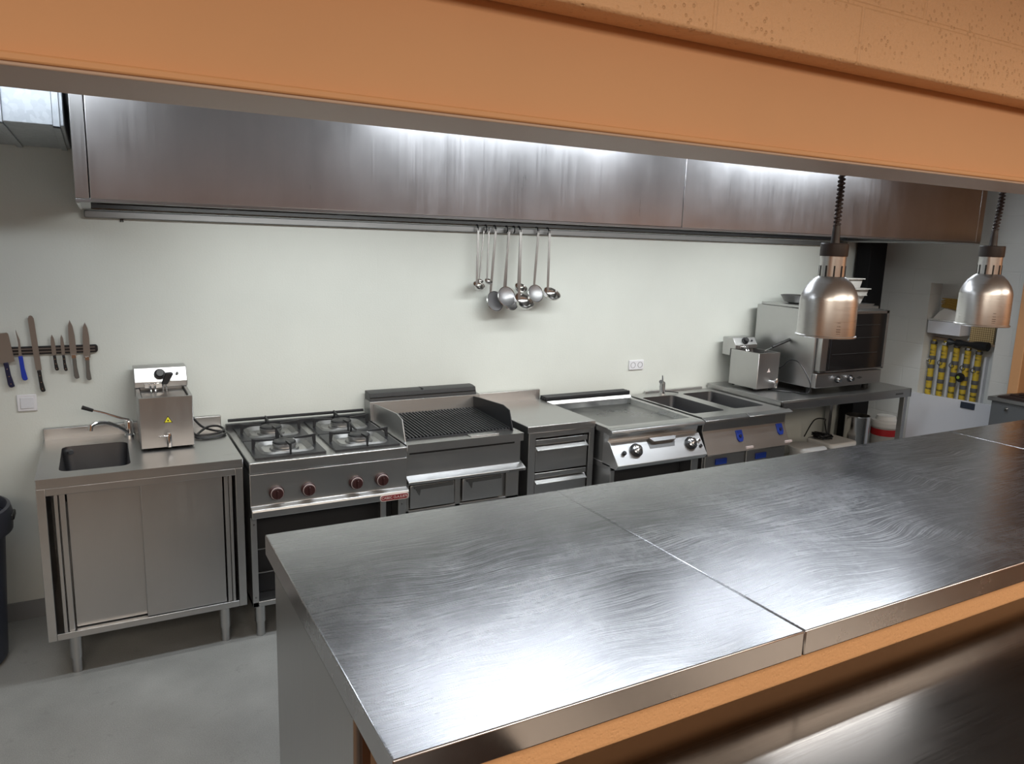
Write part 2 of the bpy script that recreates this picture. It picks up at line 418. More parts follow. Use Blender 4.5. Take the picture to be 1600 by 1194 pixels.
# tube fittings (seen as reflections and glow above the hood)
for i, (x0, x1, y, z, p) in enumerate(TUBES):
    t = thing('tube_fitting', ((x0+x1)/2, y, 2.8), 'cool white tube fitting hung in front of the hood, '+('leftmost, beside the air duct', 'middle one', 'rightmost one')[i], 'light fitting', 'tube fittings over the kitchen aisle')
    B(x0-.03, x1+.03, y-.05, y+.05, z, z+.05).build('housing', 'white_plastic', t, .004)
    MB().tube([(x0, y, z-.018), (x1, y, z-.018)], .014, 12, False).build('tube', 'tube', t)
    MB().cyl((x0+.15, y, z+.04), (x0+.15, y, 2.8), .006).build('hanger', 'steel', t); MB().cyl((x1-.15, y, z+.04), (x1-.15, y, 2.8), .006).build('hanger', 'steel', t)

# ================================================================== SINK CABINET
t = thing('sink_cabinet', (.13, -.35, 0), 'steel sink cabinet with two sliding doors, left end of the cooking line', 'sink cabinet')
slab_holes(MB(), -.265, .533, -.70, -.015, .86, .90, [(-.185, .085, -.61, -.19)], .04).build('worktop', 'steel', t, .003)
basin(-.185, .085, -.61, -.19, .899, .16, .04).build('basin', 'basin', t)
MB().cyl((-.05, -.4, .7385), (-.05, -.4, .745), .028).build('drain', 'chrome', t)
MB().cyl((-.15, -.197, .875), (-.15, -.206, .873), .011).build('overflow_cap', 'steel_dull', t)
MB().box(-.265, .533, -.03, -.005, .86, .955).build('upstand', 'steel', t, .004)
mb = MB()
mb.box(-.265, -.232, -.70, -.66, .193, .86); mb.box(.497, .530, -.70, -.66, .193, .86)
mb.box(-.232, .497, -.70, -.66, .828, .86); mb.box(-.232, .497, -.70, -.66, .193, .222)
mb.build('door_frame', 'steel', t, .002)
MB().box(-.263, -.255, -.66, -.03, .2, .86).box(.522, .530, -.66, -.03, .2, .86).box(-.26, .525, -.035, -.03, .2, .86).box(-.26, .525, -.66, -.03, .2, .21).build('carcass', 'steel_z', t)
MB().box(-.205, -.192, -.695, -.655, .222, .828).box(-.187, -.166, -.688, -.655, .222, .828).build('side_rail', 'steel_z', t, .0015)
MB().box(.470, .482, -.695, -.655, .222, .828).box(.450, .468, -.688, -.655, .222, .828).build('side_rail', 'steel_z', t, .0015)
B(-.160, .125, -.668, -.652, .226, .826).build('sliding_door', 'steel_z', t, .002)
B(.112, .442, -.690, -.672, .224, .828).build('sliding_door', 'steel_z', t, .002)
for y in (-.62, -.09):
    for x in (-.17, .44):
        MB().lathe([(.026, .20), (.026, .07), (.0215, .068), (.0215, .0)][::-1], (x, y, 0)).build('leg', 'steel_z', t)
t = thing('sink_tap', (.095, -.10, .90), 'chrome swivel tap with long lever standing behind the sink basin', 'tap')
MB().lathe([(.026, 0), (.026, .012), (.020, .02), (.020, .075), (.016, .085), (0, .088)], (.10, -.10, .90), seg=24).build('tap_body', 'chrome', t)
MB().tube([(.095, -.105, .925), (.06, -.12, .955), (.01, -.14, .985), (-.035, -.16, .995), (-.062, -.175, .985)], .0095).cyl((-.062, -.172, .99), (-.066, -.177, .962), .011).build('spout', 'chrome', t)
MB().tube([(.10, -.10, .985), (.06, -.105, 1.0), (-.01, -.11, 1.032), (-.06, -.115, 1.05)], [.006, .005]).build('lever', 'chrome', t)
MB().tube([(-.05, -.114, 1.046), (-.095, -.118, 1.066)], [.008, .010]).build('lever_grip', 'black', t)

# ================================================================== COUNTERTOP FRYERS
def fryer(x0, x1, yf, yb, zb, zt, zh, label, handle, tap_x, white_sticker=False):
    xm = (x0+x1)/2
    t = thing('countertop_fryer', (xm, (yf+yb)/2, zb-.012), label, 'fryer')
    mb = MB(); z0 = zb
    slab_holes(mb, x0, x1, yf, yb, z0, zt, [(x0+.014, x1-.014, yf+.014, yb-.02)], .012); mb.poly([(x0, yf, z0), (x1, yf, z0), (x1, yb, z0), (x0, yb, z0)])
    mb.build('housing', 'steel_z', t, .003)
    basin(x0+.014, x1-.014, yf+.014, yb-.02, zt-.001, .14, .012, .004).build('oil_tank', 'steel_dull', t)
    if not white_sticker:
        B(x0+.018, x1-.018, yf+.018, yb-.024, zt-.016, zt-.012).build('lid', 'steel', t, .002)
    # control head hooked over the back
    hb = yb+.085
    mb = MB().prism([(yb-.045, zt+.002), (yb-.045, zt+.03), (yb-.012, zh), (hb, zh), (hb, zt-.05), (yb+.004, zt-.05), (yb+.004, zt+.002)], 'x', x0-.004, x1+.004)
    mb.build('control_head', 'steel', t, .003)
    n = Vector((0, -(zh-zt-.03), .033)).normalized(); c0 = Vector((0, yb-.030, zt+.03+(zh-zt-.03)*.5))
    kx = xm-.004
    k = MB().lathe([(.026, 0), (.026, .006), (.019, .008), (.019, .024), (.016, .027), (0, .027)], (kx, c0.y, c0.z), n, 28).build('thermostat_knob', 'black', t)
    MB().lathe([(.007, 0), (.007, .006), (0, .007)], (x1-.04, c0.y, c0.z), n, 14).build('indicator_lamp', 'black', t)
    # heating element tubes dipping in the tank
    mb = MB()
    for dx in (-.05, -.03): mb.tube([(xm+dx, yb-.04, zt+.016), (xm+dx, yb-.08, zt+.014), (xm+dx, yb-.10, zt-.01)], .005, 8)
    mb.box(xm-.075, xm+.01, yb-.062, yb-.044, zt+.002, zt+.026); mb.build('element_bracket', 'chrome', t, .002)
    a, b, c = handle
    mb = MB()
    for d in (-.008, .008): mb.tube([(a[0]+d, a[1], a[2]-.06), (a[0]+d, a[1], a[2]), tuple(Vector(b)+Vector((d*.4, 0, 0)))], .0028, 8, False)
    mb.build('basket_wire', 'chrome', t)
    if white_sticker: MB().tube([b, tuple(Vector(b).lerp(Vector(c), .5)), c], [.0095, .012], 10).build('basket_grip', 'black', t)
    else:
        d = (Vector(c)-Vector(b)); s_ = Vector((1, 0, 0)); B_, C_ = Vector(b), Vector(c)
        mb = MB(); mb.prism([(B_.x-.016, B_.z-.002), (B_.x+.012, B_.z-.004), (C_.x+.024, C_.z-.004), (C_.x+.016, C_.z+.004), (C_.x-.012, C_.z+.002), (C_.x-.016, C_.z-.01)], 'y', b[1]-.012, b[1]+.012)
        mb.build('basket_grip', 'black', t, .005)
    # drain tap on the front
    tz = zb+.045
    g = MB().cyl((tap_x, yf, tz), (tap_x, yf-.045, tz), .009, seg=16).lathe([(.011, -.035), (.011, .018), (.008, .03)], (tap_x, yf-.04, tz), seg=16).build('drain_tap', 'chrome', t)
    MB().box(tap_x-.045, tap_x, yf-.05, yf-.042, tz+.016, tz+.022).build('tap_lever', 'chrome', g, .002)
    s_ = .019 if not white_sticker else .016
    lx, lz = xm+.004, zb+.115
    g = MB().prism([(lx-s_, lz), (lx+s_, lz), (lx, lz+s_*1.75)], 'y', yf-.0012, yf+.001).build('warning_label', 'letter' if white_sticker else 'black', t)
    if not white_sticker:
        q = s_*.8; MB().prism([(lx-q, lz+.0025), (lx+q, lz+.0025), (lx, lz+.0025+q*1.7)], 'y', yf-.0022, yf).build('label_face', 'yellow', g)
        MB().lathe([(.0035, 0), (.0035, .001), (0, .001)], (lx, yf-.0022, lz+.011), (0, -1, 0), 10).build('label_symbol', 'black', g)
    for x in (x0+.02, x1-.02):
        for y in (yf+.03, yb-.03): MB().cyl((x, y, zb-.012), (x, y, zb+.003), .010, seg=14).build('foot', 'rubber', t)
    return t
f1 = fryer(.136, .363, -.41, -.115, .912, 1.148, 1.243, 'steel countertop fryer with yellow warning triangle, standing on the sink cabinet', ((.262, -.19, 1.16), (.262, -.205, 1.175), (.278, -.205, 1.225)), .252)
MB().tube([(.366, -.06, 1.02), (.39, -.075, .97), (.43, -.12, .925), (.48, -.17, .912), (.525, -.20, .908), (.51, -.26, .908), (.43, -.29, .908), (.385, -.27, .909), (.40, -.22, .915), (.45, -.16, .93), (.50, -.13, .925), (.525, -.17, .916), (.50, -.235, .916), (.43, -.26, .914), (.38, -.24, .92), (.37, -.10, .95)], .0058, 8).build('power_cord', 'black', f1)
f2 = fryer(4.035, 4.243, -.41, -.14, .935, 1.188, 1.268, 'steel countertop fryer with raised basket handle, standing on the table beside the oven', ((4.15, -.36, 1.20), (4.185, -.385, 1.225), (4.355, -.40, 1.282)), 4.185, True)
MB().tube([(4.246, -.25, 1.00), (4.27, -.30, 1.03), (4.303, -.385, 1.08), (4.306, -.45, 1.137), (4.306, -.52, 1.133), (4.306, -.59, 1.07), (4.304, -.645, .985), (4.30, -.62, .930), (4.28, -.52, .920), (4.21, -.44, .920), (4.19, -.38, .921)], .0042, 8).build('power_cord', 'black', f2)

# ================================================================== GAS RANGE
t = thing('gas_range', (.93, -.35, 0), 'four burner gas range with red rimmed knobs and an open black oven bay', 'gas range')
x0, x1 = .556, 1.312
B(x0, x1, -.715, -.03, .826, .879).build('cooktop', 'steel', t, .005)
mb = MB().prism([(-.70, .824), (-.713, .824), (-.713, .672), (-.745, .665), (-.75, .655), (-.75, .625), (-.69, .612), (-.69, .824)], 'x', x0, x1)
mb.build('front_panel', 'steel', t, .003)
MB().tube([(x0+.01, -.035, .925), (x1-.01, -.035, .925)], .008, 10, False).box(x0, x1, -.05, -.02, .875, .905).build('back_rail', 'black_metal', t)
mb = MB().box(x0, x0+.028, -.70, -.04, .17, .85).box(x1-.04, x1, -.70, -.04, .17, .85).box(x0, x1, -.05, -.03, .17, .85).box(x0, x1, -.70, -.05, .17, .195).box(x0+.1, x1, -.69, -.05, .80, .85)
mb.build('body', 'steel_z', t, .002)
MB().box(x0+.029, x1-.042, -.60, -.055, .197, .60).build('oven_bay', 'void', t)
MB().box(x1-.13, x1-.10, -.69, -.66, .197, .62).build('bay_post', 'steel_z', t, .002)
for z in (.3, .42): MB().tube([(x0+.03, -.61, z), (x1-.05, -.61, z)], .003, 6, False).build('bay_rack', 'handle_steel', t)
for x in (x0+.014, x1-.02):
    for z in (.58, .22): MB().lathe([(.005, 0), (.004, .003), (0, .003)], (x, -.70, z), (0, -1, 0), 10).build('screw', 'handle_steel', t)
for gx0, gx1 in ((.590, .918), (.962, 1.290)):
    for gy0, gy1, big in ((-.675, -.362, 1), (-.352, -.045, 0)):
        cx, cy = (gx0+gx1)/2, (gy0+gy1)/2
        # drip tray: black enamel rim with rounded opening and a bright pan
        g = slab_holes(MB(), gx0, gx1, gy0, gy1, .879, .889, [(gx0+.038, gx1-.038, gy0+.038, gy1-.038)], .05).build('drip_tray', 'black_metal', t, .003)
        basin(gx0+.038, gx1-.038, gy0+.038, gy1-.038, .8885, .012, .05, .01).build('tray_pan', 'pan', g)
        b = MB().lathe([(.072, -.002), (.066, .012), (.052, .014), (.050, .02), (.056, .022), (.056, .034), (.050, .038), (0, .040)], (cx, cy, .876), seg=36).build('burner', 'steel_dull', t)
        MB().lathe([(.053, -.008), (.055, .002), (.053, .008), (.046, .011), (.02, .0115), (0, .010)], (cx, cy, .910), seg=32).build('burner_cap', 'iron', b)
        for ax, ay in ((1, 0), (-1, 0), (0, 1), (0, -1)):
            mb = MB()
            L = (gx1-gx0)/2-.012 if ax else (gy1-gy0)/2-.012
            p = [(.048, .016), (.048, .024), (L-.02, .030), (L, .034), (L, -.018), (L-.012, -.018), (L-.018, .018), (L-.05, .016)]
            P = [(cx+ax*a, cy+ay*a, .908+z) for a, z in p]
            if ax: mb.prism([(a_[0], a_[2]) for a_ in P], 'y', cy-.004, cy+.004)
            else: mb.prism([(a_[1], a_[2]) for a_ in P], 'x', cx-.004, cx+.004)
            mb.build('pan_support', 'iron', t, .001)
for kx, kz in ((.672, .728), (.818, .726), (1.048, .729), (1.178, .728)):
    k = MB().lathe([(.034, 0), (.034, .012), (.030, .016), (.026, .032), (.024, .034)], (kx, -.715, kz), (0, -1, .05), 30).build('knob', 'red_knob', t)
    MB().torus((kx, -.739, kz+.001), .0255, .0035, (0, -1, .05)).build('knob_ring', 'letter', k)
    B(kx-.004, kx+.004, -.757, -.747, kz-.018, kz+.018).build('knob_pointer', 'red_knob', k, .002)
bz = .640
g = MB().prism([(a, b) for a, b in rrect(1.158, 1.308, bz-.016, bz+.016, .0155)], 'y', -.7535, -.749).build('badge', 'letter', t)
MB().prism([(a, b) for a, b in rrect(1.162, 1.304, bz-.012, bz+.012, .0118)], 'y', -.7545, -.750).build('badge_field', 'red_badge', g)
text_mesh('badge_lettering', 'CABEC O.A.E.876', .018, 'letter', g, (1.233, -.7548, bz), (1, 0, 0), (0, 0, 1))
for y in (-.64, -.10):
    for x in (.597, 1.27): MB().lathe([(.022, .0), (.022, .07), (.026, .072), (.026, .175)], (x, y, 0)).build('leg', 'steel_z', t)

# ================================================================== CHARGRILL
t = thing('chargrill', (1.66, -.35, 0), 'ribbed black chargrill with splash plates, between the gas range and drawer unit', 'grill')
x0, x1 = 1.322, 2.0
slab_holes(MB(), x0, x1, -.685, -.04, .835, .878, [(1.345, 1.968, -.60, -.10)], .005).build('grill_deck', 'steel', t, .004)
mb = MB().prism([(-.04, .86), (-.13, .878), (-.115, .985), (-.085, .988), (-.02, .988), (-.02, .86)], 'x', 1.315, 2.008)
mb.build('flue_back', 'steel_dull', t, .002)
MB().prism([(-.115, .987), (-.10, 1.030), (-.06, 1.036), (-.02, 1.036), (-.02, .987)], 'x', 1.318, 1.985).box(1.32, 1.98, -.116, -.108, 1.008, 1.012).box(1.645, 1.648, -.10, -.03, 1.034, 1.040).build('flue_cap', 'black_metal', t, .003)
for x, m_ in ((1.338, 'steel'), (1.966, 'black_metal')):
    MB().prism([(-.12, .872), (-.12, .975), (-.20, .982), (-.50, 1.0), (-.575, .985), (-.625, .872)], 'x', x-.003, x+.003).build('splash_plate', m_, t, .001)
mb = MB()
n = 31
for i in range(n):
    x = 1.352+(1.955-1.352)*i/(n-1)
    mb.prism([(-.60, .872), (-.60, .893), (-.12, .912), (-.12, .885)], 'x', x-.0055, x+.0055)
mb.box(1.345, 1.96, -.604, -.592, .875, .886); mb.box(1.345, 1.96, -.13, -.118, .885, .905); mb.build('grate', 'iron', t, .0015)
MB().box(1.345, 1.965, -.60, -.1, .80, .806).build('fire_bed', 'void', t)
B(1.69, 1.86, -.66, -.612, .8785, .884).build('grease_tray', 'steel', t, .001)
mb = MB().box(x0, x1-.01, -.668, -.64, .705, .835).prism([(-.64, .72), (-.668, .71), (-.715, .690), (-.715, .676), (-.65, .672), (-.64, .68)], 'x', x0, x1+.002)
mb.build('front_panel', 'steel', t, .002)
MB().box(x0+.02, x1-.05, -.672, -.664, .822, .834).build('vent_slot', 'void', t)
MB().box(1.9, 1.985, -.7175, -.7145, .68, .688).build('maker_plate', 'steel_dark', t)
MB().box(x0, x1, -.64, -.04, .2, .84).box(x0, x0+.022, -.66, -.62, .2, .672).box(1.603, 1.635, -.66, -.62, .2, .672).box(x1-.09, x1-.01, -.66, -.62, .2, .672).box(x0, x1-.01, -.66, -.62, .2, .52).build('body', 'steel_dull', t, .002)
for a, b in ((1.348, 1.598), (1.645, 1.885)):
    d = MB().box(a, b, -.668, -.65, .53, .655).build('door', 'steel_z', t, .004)
    MB().prism([(a+.03, .635), (a+.05, .60), (a+.055, .632), (b-.012, .634), (b-.012, .652), (a+.012, .652)], 'y', -.676, -.667).build('grip_recess', 'steel_dark', d)
    B(a+.02, b-.01, -.6745, -.667, .640, .652).build('grip_shade_strip', 'void', d)  # solid dark strip standing in for the shade at the grip
for x in (x0+.05, x1-.05):
    for y in (-.6, -.1): MB().cyl((x, y, 0), (x, y, .205), .021).build('leg', 'steel_z', t)

# ================================================================== DRAWER UNIT
t = thing('drawer_unit', (2.27, -.33, 0), 'narrow steel drawer unit with plain worktop, between chargrill and griddle', 'drawer unit')
B(2.04, 2.492, -.66, -.015, .862, .90).build('worktop', 'steel', t, .003)
B(2.045, 2.489, -.028, -.008, .86, .967).build('upstand', 'steel', t, .003)
MB().box(2.05, 2.095, -.655, -.03, .19, .862).box(2.455, 2.49, -.655, -.03, .19, .862).box(2.09, 2.46, -.655, -.62, .83, .862).box(2.09, 2.46, -.64, -.03, .19, .22).box(2.05, 2.49, -.04, -.03, .19, .86).build('body', 'steel_z', t, .002)
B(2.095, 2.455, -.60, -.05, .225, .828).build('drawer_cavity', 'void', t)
for k in range(3):
    z1 = .817-.195*k
    d = MB().box(2.100, 2.446, -.650, -.61, z1-.185, z1-.052).box(2.100, 2.446, -.650, -.645, z1-.030, z1).box(2.1, 2.446, -.632, -.61, z1-.06, z1-.02).build('drawer', 'steel', t, .002)
    MB().prism([(-.632, z1-.030), (-.650, z1-.048), (-.668, z1-.056), (-.668, z1-.062), (-.645, z1-.062), (-.632, z1-.05)], 'x', 2.102, 2.444).build('drawer_grip', 'steel', d, .001)
for x in (2.09, 2.45):
    for y in (-.6, -.08): MB().cyl((x, y, 0), (x, y, .195), .021).build('leg', 'steel_z', t)

# ================================================================== GRIDDLE
t = thing('griddle', (2.84, -.40, 0), 'smooth plate griddle with two chrome and black knobs, right of the drawer unit', 'griddle')
x0, x1 = 2.497, 3.178
slab_holes(MB(), x0, x1, -.78, -.03, .845, .878, [(2.53, 3.142, -.735, -.125)], .01).build('griddle_deck', 'steel', t, .003)
MB().prism([(-.775, .878), (-.80, .878), (-.822, .871), (-.828, .86), (-.822, .848), (-.80, .842), (-.775, .842)], 'x', x0-.006, x1+.002).build('front_roll', 'steel', t, .002)
basin(2.53, 3.142, -.735, -.125, .8775, .026, .01, .006).build('plate', 'plate', t)
MB().prism([(-.115, .878), (-.10, .900), (-.02, .902), (-.02, .878)], 'x', 2.50, 3.17).build('flue_back', 'steel', t, .002)
mb = MB()
for k in range(3): mb.box(2.495, 3.165, -.10+.028*k, -.080+.028*k, .902, .926)
mb.box(2.495, 3.165, -.10, -.02, .900, .912).build('flue_cap', 'black_metal', t, .003)
mb = MB().prism([(-.78, .845), (-.765, .797), (-.785, .792), (-.875, .678), (-.850, .652), (-.72, .652), (-.72, .845)], 'x', x0+.01, x1-.004)
mb.build('control_panel', 'steel_bright', t, .003)
pn = Vector((0, -.114, .090)).normalized()       # outward normal of the sloping panel
def onp(x, z): return (x, -.785-(.792-z)*.090/.114, z)
for kx in (2.665, 3.075):
    k = MB().lathe([(.040, 0), (.040, .014), (.034, .020)], onp(kx, .742), pn, 32).build('knob', 'black', t)
    MB().lathe([(.029, .018), (.029, .026), (.022, .030), (.022, .040), (.010, .046), (0, .046)], onp(kx, .742), pn, 28).build('knob_cap', 'chrome', k)
MB().lathe([(.013, 0), (.013, .014), (.010, .018), (0, .019)], onp(2.575, .735), pn, 16).build('igniter_button', 'black', t)
mb = MB(); a = onp(2.77, .782)
c = [onp(2.765, .788), onp(2.98, .788), onp(2.955, .742), onp(2.77, .742)]
mb = MB(); F = [tuple(Vector(p)+pn*.0008) for p in c]; G = [tuple(Vector(p)-pn*.01) for p in c]
vv = [mb.b.verts.new(p) for p in F+G]
for f in ((0, 1, 2, 3), (4, 7, 6, 5), (0, 4, 5, 1), (1, 5, 6, 2), (2, 6, 7, 3), (3, 7, 4, 0)): mb.b.faces.new([vv[i] for i in f])
g = mb.build('tray_recess', 'steel_dark', t)
mb = MB(); c = [onp(2.775, .789), onp(2.975, .789), onp(2.962, .768), onp(2.80, .768)]
F = [tuple(Vector(p)+pn*.022) for p in c]; G = [tuple(Vector(p)+pn*.001) for p in c]
vv = [mb.b.verts.new(p) for p in F+G]
for f in ((0, 1, 2, 3), (4, 7, 6, 5), (0, 4, 5, 1), (1, 5, 6, 2), (2, 6, 7, 3), (3, 7, 4, 0)): mb.b.faces.new([vv[i] for i in f])
mb.build('tray_handle', 'steel', g, .002)
for z in (.725, .752): MB().lathe([(.010, 0), (.010, .01), (0, .012)], onp(3.145, z), pn, 14).build('igniter_button', 'chrome' if z > .74 else 'black', t)
MB().box(x0+.015, x0+.045, -.80, -.05, .15, .66).box(x1-.06, x1-.005, -.80, -.05, .15, .66).box(x0+.015, x1-.005, -.07, -.05, .15, .85).box(x0+.01, x1-.005, -.80, -.06, .63, .665).box(x0+.015, x1-.005, -.8, -.05, .14, .16).box(x0+.015, x0+.02, -.72, -.05, .64, .85).build('body', 'steel_z', t, .002)
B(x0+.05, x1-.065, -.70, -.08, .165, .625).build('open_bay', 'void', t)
for x in (x0+.06, x1-.06):
    for y in (-.74, -.1): MB().cyl((x, y, 0), (x, y, .145), .022).build('leg', 'steel_z', t)

# ================================================================== BAIN MARIE / TWIN TANK
t = thing('twin_tank_fryer', (3.55, -.4, 0), 'steel twin basin unit with blue switches on its sloping front', 'twin basin unit')
x0, x1 = 3.205, 3.93
slab_holes(MB(), x0, x1, -.775, -.03, .845, .880, [(3.225, 3.505, -.665, -.15), (3.60, 3.878, -.645, -.13)], .03).build('worktop', 'steel', t, .003)
MB().prism([(-.775, .88), (-.812, .866), (-.812, .86), (-.775, .846)], 'x', x0-.005, x0+.36).build('front_lip', 'steel', t, .002)
MB().prism([(-.775, .88), (-.812, .866), (-.812, .86), (-.775, .846)], 'x', x0+.366, x1+.03).build('front_lip', 'steel', t, .002)
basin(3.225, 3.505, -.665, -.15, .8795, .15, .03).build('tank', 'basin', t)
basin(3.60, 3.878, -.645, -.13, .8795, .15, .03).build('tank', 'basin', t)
B(3.36, 3.89, -.028, -.008, .87, .893).build('upstand', 'steel', t, .002)
mb = MB().prism([(-.775, .846), (-.77, .79), (-.835, .65), (-.80, .645), (-.70, .645), (-.70, .846)], 'x', x0+.01, x1+.002)
mb.build('control_panel', 'steel_dull', t, .003)
pn2 = Vector((0, -.14, .065)).normalized()
for kx, kz in ((3.51, .742), (3.872, .752)):
    y = -.77-(.79-kz)*.065/.14
    c = []
    for dx, dz in ((-.026, .032), (.026, .032), (.026, -.018), (.014, -.036), (-.014, -.036), (-.026, -.018)):
        z = kz+dz; c.append((kx+dx, -.77-(.79-z)*.065/.14, z))
    mb = MB(); F = [mb.b.verts.new(tuple(Vector(p)+pn2*.008)) for p in c]; G = [mb.b.verts.new(tuple(Vector(p)-pn2*.002)) for p in c]
    mb.b.faces.new(F)
    for i in range(6): mb.b.faces.new((F[i], F[(i+1) % 6], G[(i+1) % 6], G[i]))
    g = mb.build('switch_plate', 'blue', t, .002)
    MB().lathe([(.010, 0), (.010, .010), (0, .011)], (kx, y-.006, kz), pn2, 12).build('switch_button', 'navy_handle', g)
for kx, kz in ((3.575, .672), (3.925, .675)):
    MB().box(kx-.032, kx+.028, -.832, -.822, kz-.010, kz+.004).build('maker_plate', 'letter', t)
MB().box(x0+.01, x1, -.79, -.04, .15, .645).build('body', 'steel_dull', t, .002)
for a, b in ((x0+.02, 3.56), (3.575, x1-.005)):
    d = B(a, b, -.803, -.79, .17, .638).build('door', 'steel_dull', t, .003)
    mx = b-.22 if a < 3.4 else a+.06
    q = 3.355 if a < 3.4 else 3.70
    B(q-.045, q+.05, -.812, -.80, .575, .615).build('door_handle', 'blue', d, .004)
for x in (x0+.07, x1-.07):
    for y in (-.72, -.1): MB().cyl((x, y, 0), (x, y, .155), .022).build('leg', 'steel_z', t)
t = thing('filling_tap', (3.445, -.095, .88), 'small chrome lever tap behind the twin basins', 'tap')
MB().lathe([(.022, 0), (.022, .01), (.018, .014), (.018, .085), (.010, .092), (0, .092)], (3.455, -.095, .88), seg=20).build('tap_body', 'chrome', t)
MB().tube([(3.445, -.10, .895), (3.41, -.13, .945), (3.385, -.16, .975)], .012).lathe([(.014, -.01), (.014, .012)], (3.38, -.165, .982), (-.6, -.5, .4), 14).build('spout', 'chrome', t)
MB().tube([(3.45, -.095, .97), (3.425, -.12, 1.02)], [.007, .004], 8, False).build('lever', 'chrome', t)
MB().tube([(3.47, -.09, .90), (3.52, -.10, .895), (3.58, -.12, .886)], .004, 8).build('hose', 'black', t)

# ================================================================== WORK TABLE
t = thing('work_table', (4.65, -.36, 0), 'long steel work table carrying the oven, at the right end of the line', 'table')
B(3.955, 5.335, -.72, -.01, .905, .915).build('table_top', 'steel', t, .002)
MB().box(3.955, 5.335, -.72, -.705, .852, .906).box(3.955, 3.968, -.72, -.01, .852, .906).box(5.322, 5.335, -.72, -.01, .852, .906).build('apron', 'steel', t, .002)
for x in (3.99, 5.295):
    for y in (-.69, -.05): B(x-.02, x+.02, y-.02, y+.02, 0, .905).build('leg', 'steel_z', t, .002)
us = B(3.99, 5.29, -.68, -.04, .26, .285).build('undershelf', 'steel_dull', t, .002)
B(5.15, 5.235, -.7212, -.719, .875, .888).build('maker_plate', 'steel_dark', t)

# ---- oven
t = thing('convection_oven', (4.69, -.35, .915), 'countertop convection oven with black glass door standing on the work table', 'oven')
x0, x1 = 4.335, 5.04
B(x0, x1, -.62, -.07, .962, 1.505).build('housing', 'steel', t, .005)
MB().box(x0+.02, x1-.01, -.58, -.09, 1.505, 1.525).build('top_tray', 'steel', t, .003)
B(x0+.005, x1, -.655, -.62, .965, 1.065).build('control_panel', 'steel', t, .004)
d = MB().box(x0+.02, x0+.085, -.665, -.622, 1.075, 1.50).box(x1-.03, x1+.005, -.665, -.622, 1.075, 1.50).box(x0+.02, x1, -.665, -.622, 1.478, 1.50).box(x0+.02, x1, -.665, -.622, 1.075, 1.088).build('oven_door', 'steel_z', t, .003)
B(x0+.085, x1-.028, -.670, -.640, 1.086, 1.480).build('door_glass', 'glass', d, .002)
for z in (1.20, 1.31, 1.40): MB().tube([(x0+.12, -.6715, z), (x1-.10, -.6715, z)], .0014, 6, False).build('rack_line', 'steel_dark', d)
B(x0+.10, x0+.104, -.672, -.669, 1.1, 1.47).build('glass_edge', 'black_metal', d)
for kx in (4.560, 4.695):
    k = MB().lathe([(.026, 0), (.026, .008), (.018, .010)], (kx, -.655, 1.018), (0, -1, 0), 24).build('knob', 'black', t)
    MB().lathe([(.0165, .008), (.0165, .030), (.014, .032), (0, .032)], (kx, -.655, 1.018), (0, -1, 0), 24).build('knob_cap', 'chrome', k)
MB().prism([(4.765, 1.017), (4.80, 1.028), (4.835, 1.017), (4.80, 1.008)], 'y', -.6565, -.654).build('logo_mark', 'steel_dark', t)
for x in (x0+.05, x1-.05):
    for y in (-.57, -.12): MB().lathe([(.022, 0), (.022, .03), (.015, .048)], (x, y, .915)).build('foot', 'rubber', t)
# pans stored on the oven
def pan(name, x0, x1, y0, y1, z0, h, label, m='clear', flare=.02, cat='food pan'):
    mb = MB(); b = mb.b
    A = [b.verts.new((*p, z0)) for p in rrect(x0+flare, x1-flare, y0+flare, y1-flare, .02)]
    C = [b.verts.new((*p, z0+h)) for p in rrect(x0, x1, y0, y1, .03)]
    D = [b.verts.new((*p, z0+h)) for p in rrect(x0-.012, x1+.012, y0-.012, y1+.012, .035)]
    E_ = [b.verts.new((*p, z0+h-.006)) for p in rrect(x0-.012, x1+.012, y0-.012, y1+.012, .035)]
    I = [b.verts.new((*p, z0+.004)) for p in rrect(x0+flare+.004, x1-flare-.004, y0+flare+.004, y1-flare-.004, .02)]
    I2 = [b.verts.new((*p, z0+h)) for p in rrect(x0+.004, x1-.004, y0+.004, y1-.004, .03)]
    b.faces.new(A); b.faces.new(I); n = len(A)
    for U, V in ((A, C), (C, E_), (E_, D), (D, I2), (I2, I)):
        for i in range(n): b.faces.new((U[i], U[(i+1) % n], V[(i+1) % n], V[i]))
    return tag(mb.build(name, m, loc=((x0+x1)/2, (y0+y1)/2, z0)), label, cat)
tray = tag(MB().prism([(4.72, 1.525), (4.97, 1.525), (4.99, 1.540), (4.70, 1.540)], 'y', -.575, -.30).build('baking_tray', 'steel', loc=(4.85, -.44, 1.525), bevel=.002), 'shallow steel tray lying flat on the oven under the pans', 'tray')
pan('food_pan', 4.66, 4.90, -.565, -.32, 1.541, .065, 'pale plastic food pan, lowest of the stack on the oven')
pan('food_pan', 4.65, 4.925, -.575, -.31, 1.607, .045, 'wide rimmed pale food pan, middle of the stack on the oven', flare=.012)
pan('food_pan', 4.62, 4.86, -.565, -.33, 1.653, .07, 'small pale food pan, topmost of the stack on the oven', flare=.014)
t = thing('steel_bowl', (4.47, -.3, 1.525), 'round dark steel bowl on the oven behind the hanging lamp', 'bowl')
MB().lathe([(.05, 0), (.09, .012), (.115, .055), (.12, .06), (.112, .055), (.086, .016), (.05, .005)], (4.49, -.3, 1.525), close=False).build('bowl_body', 'steel_dull', t)

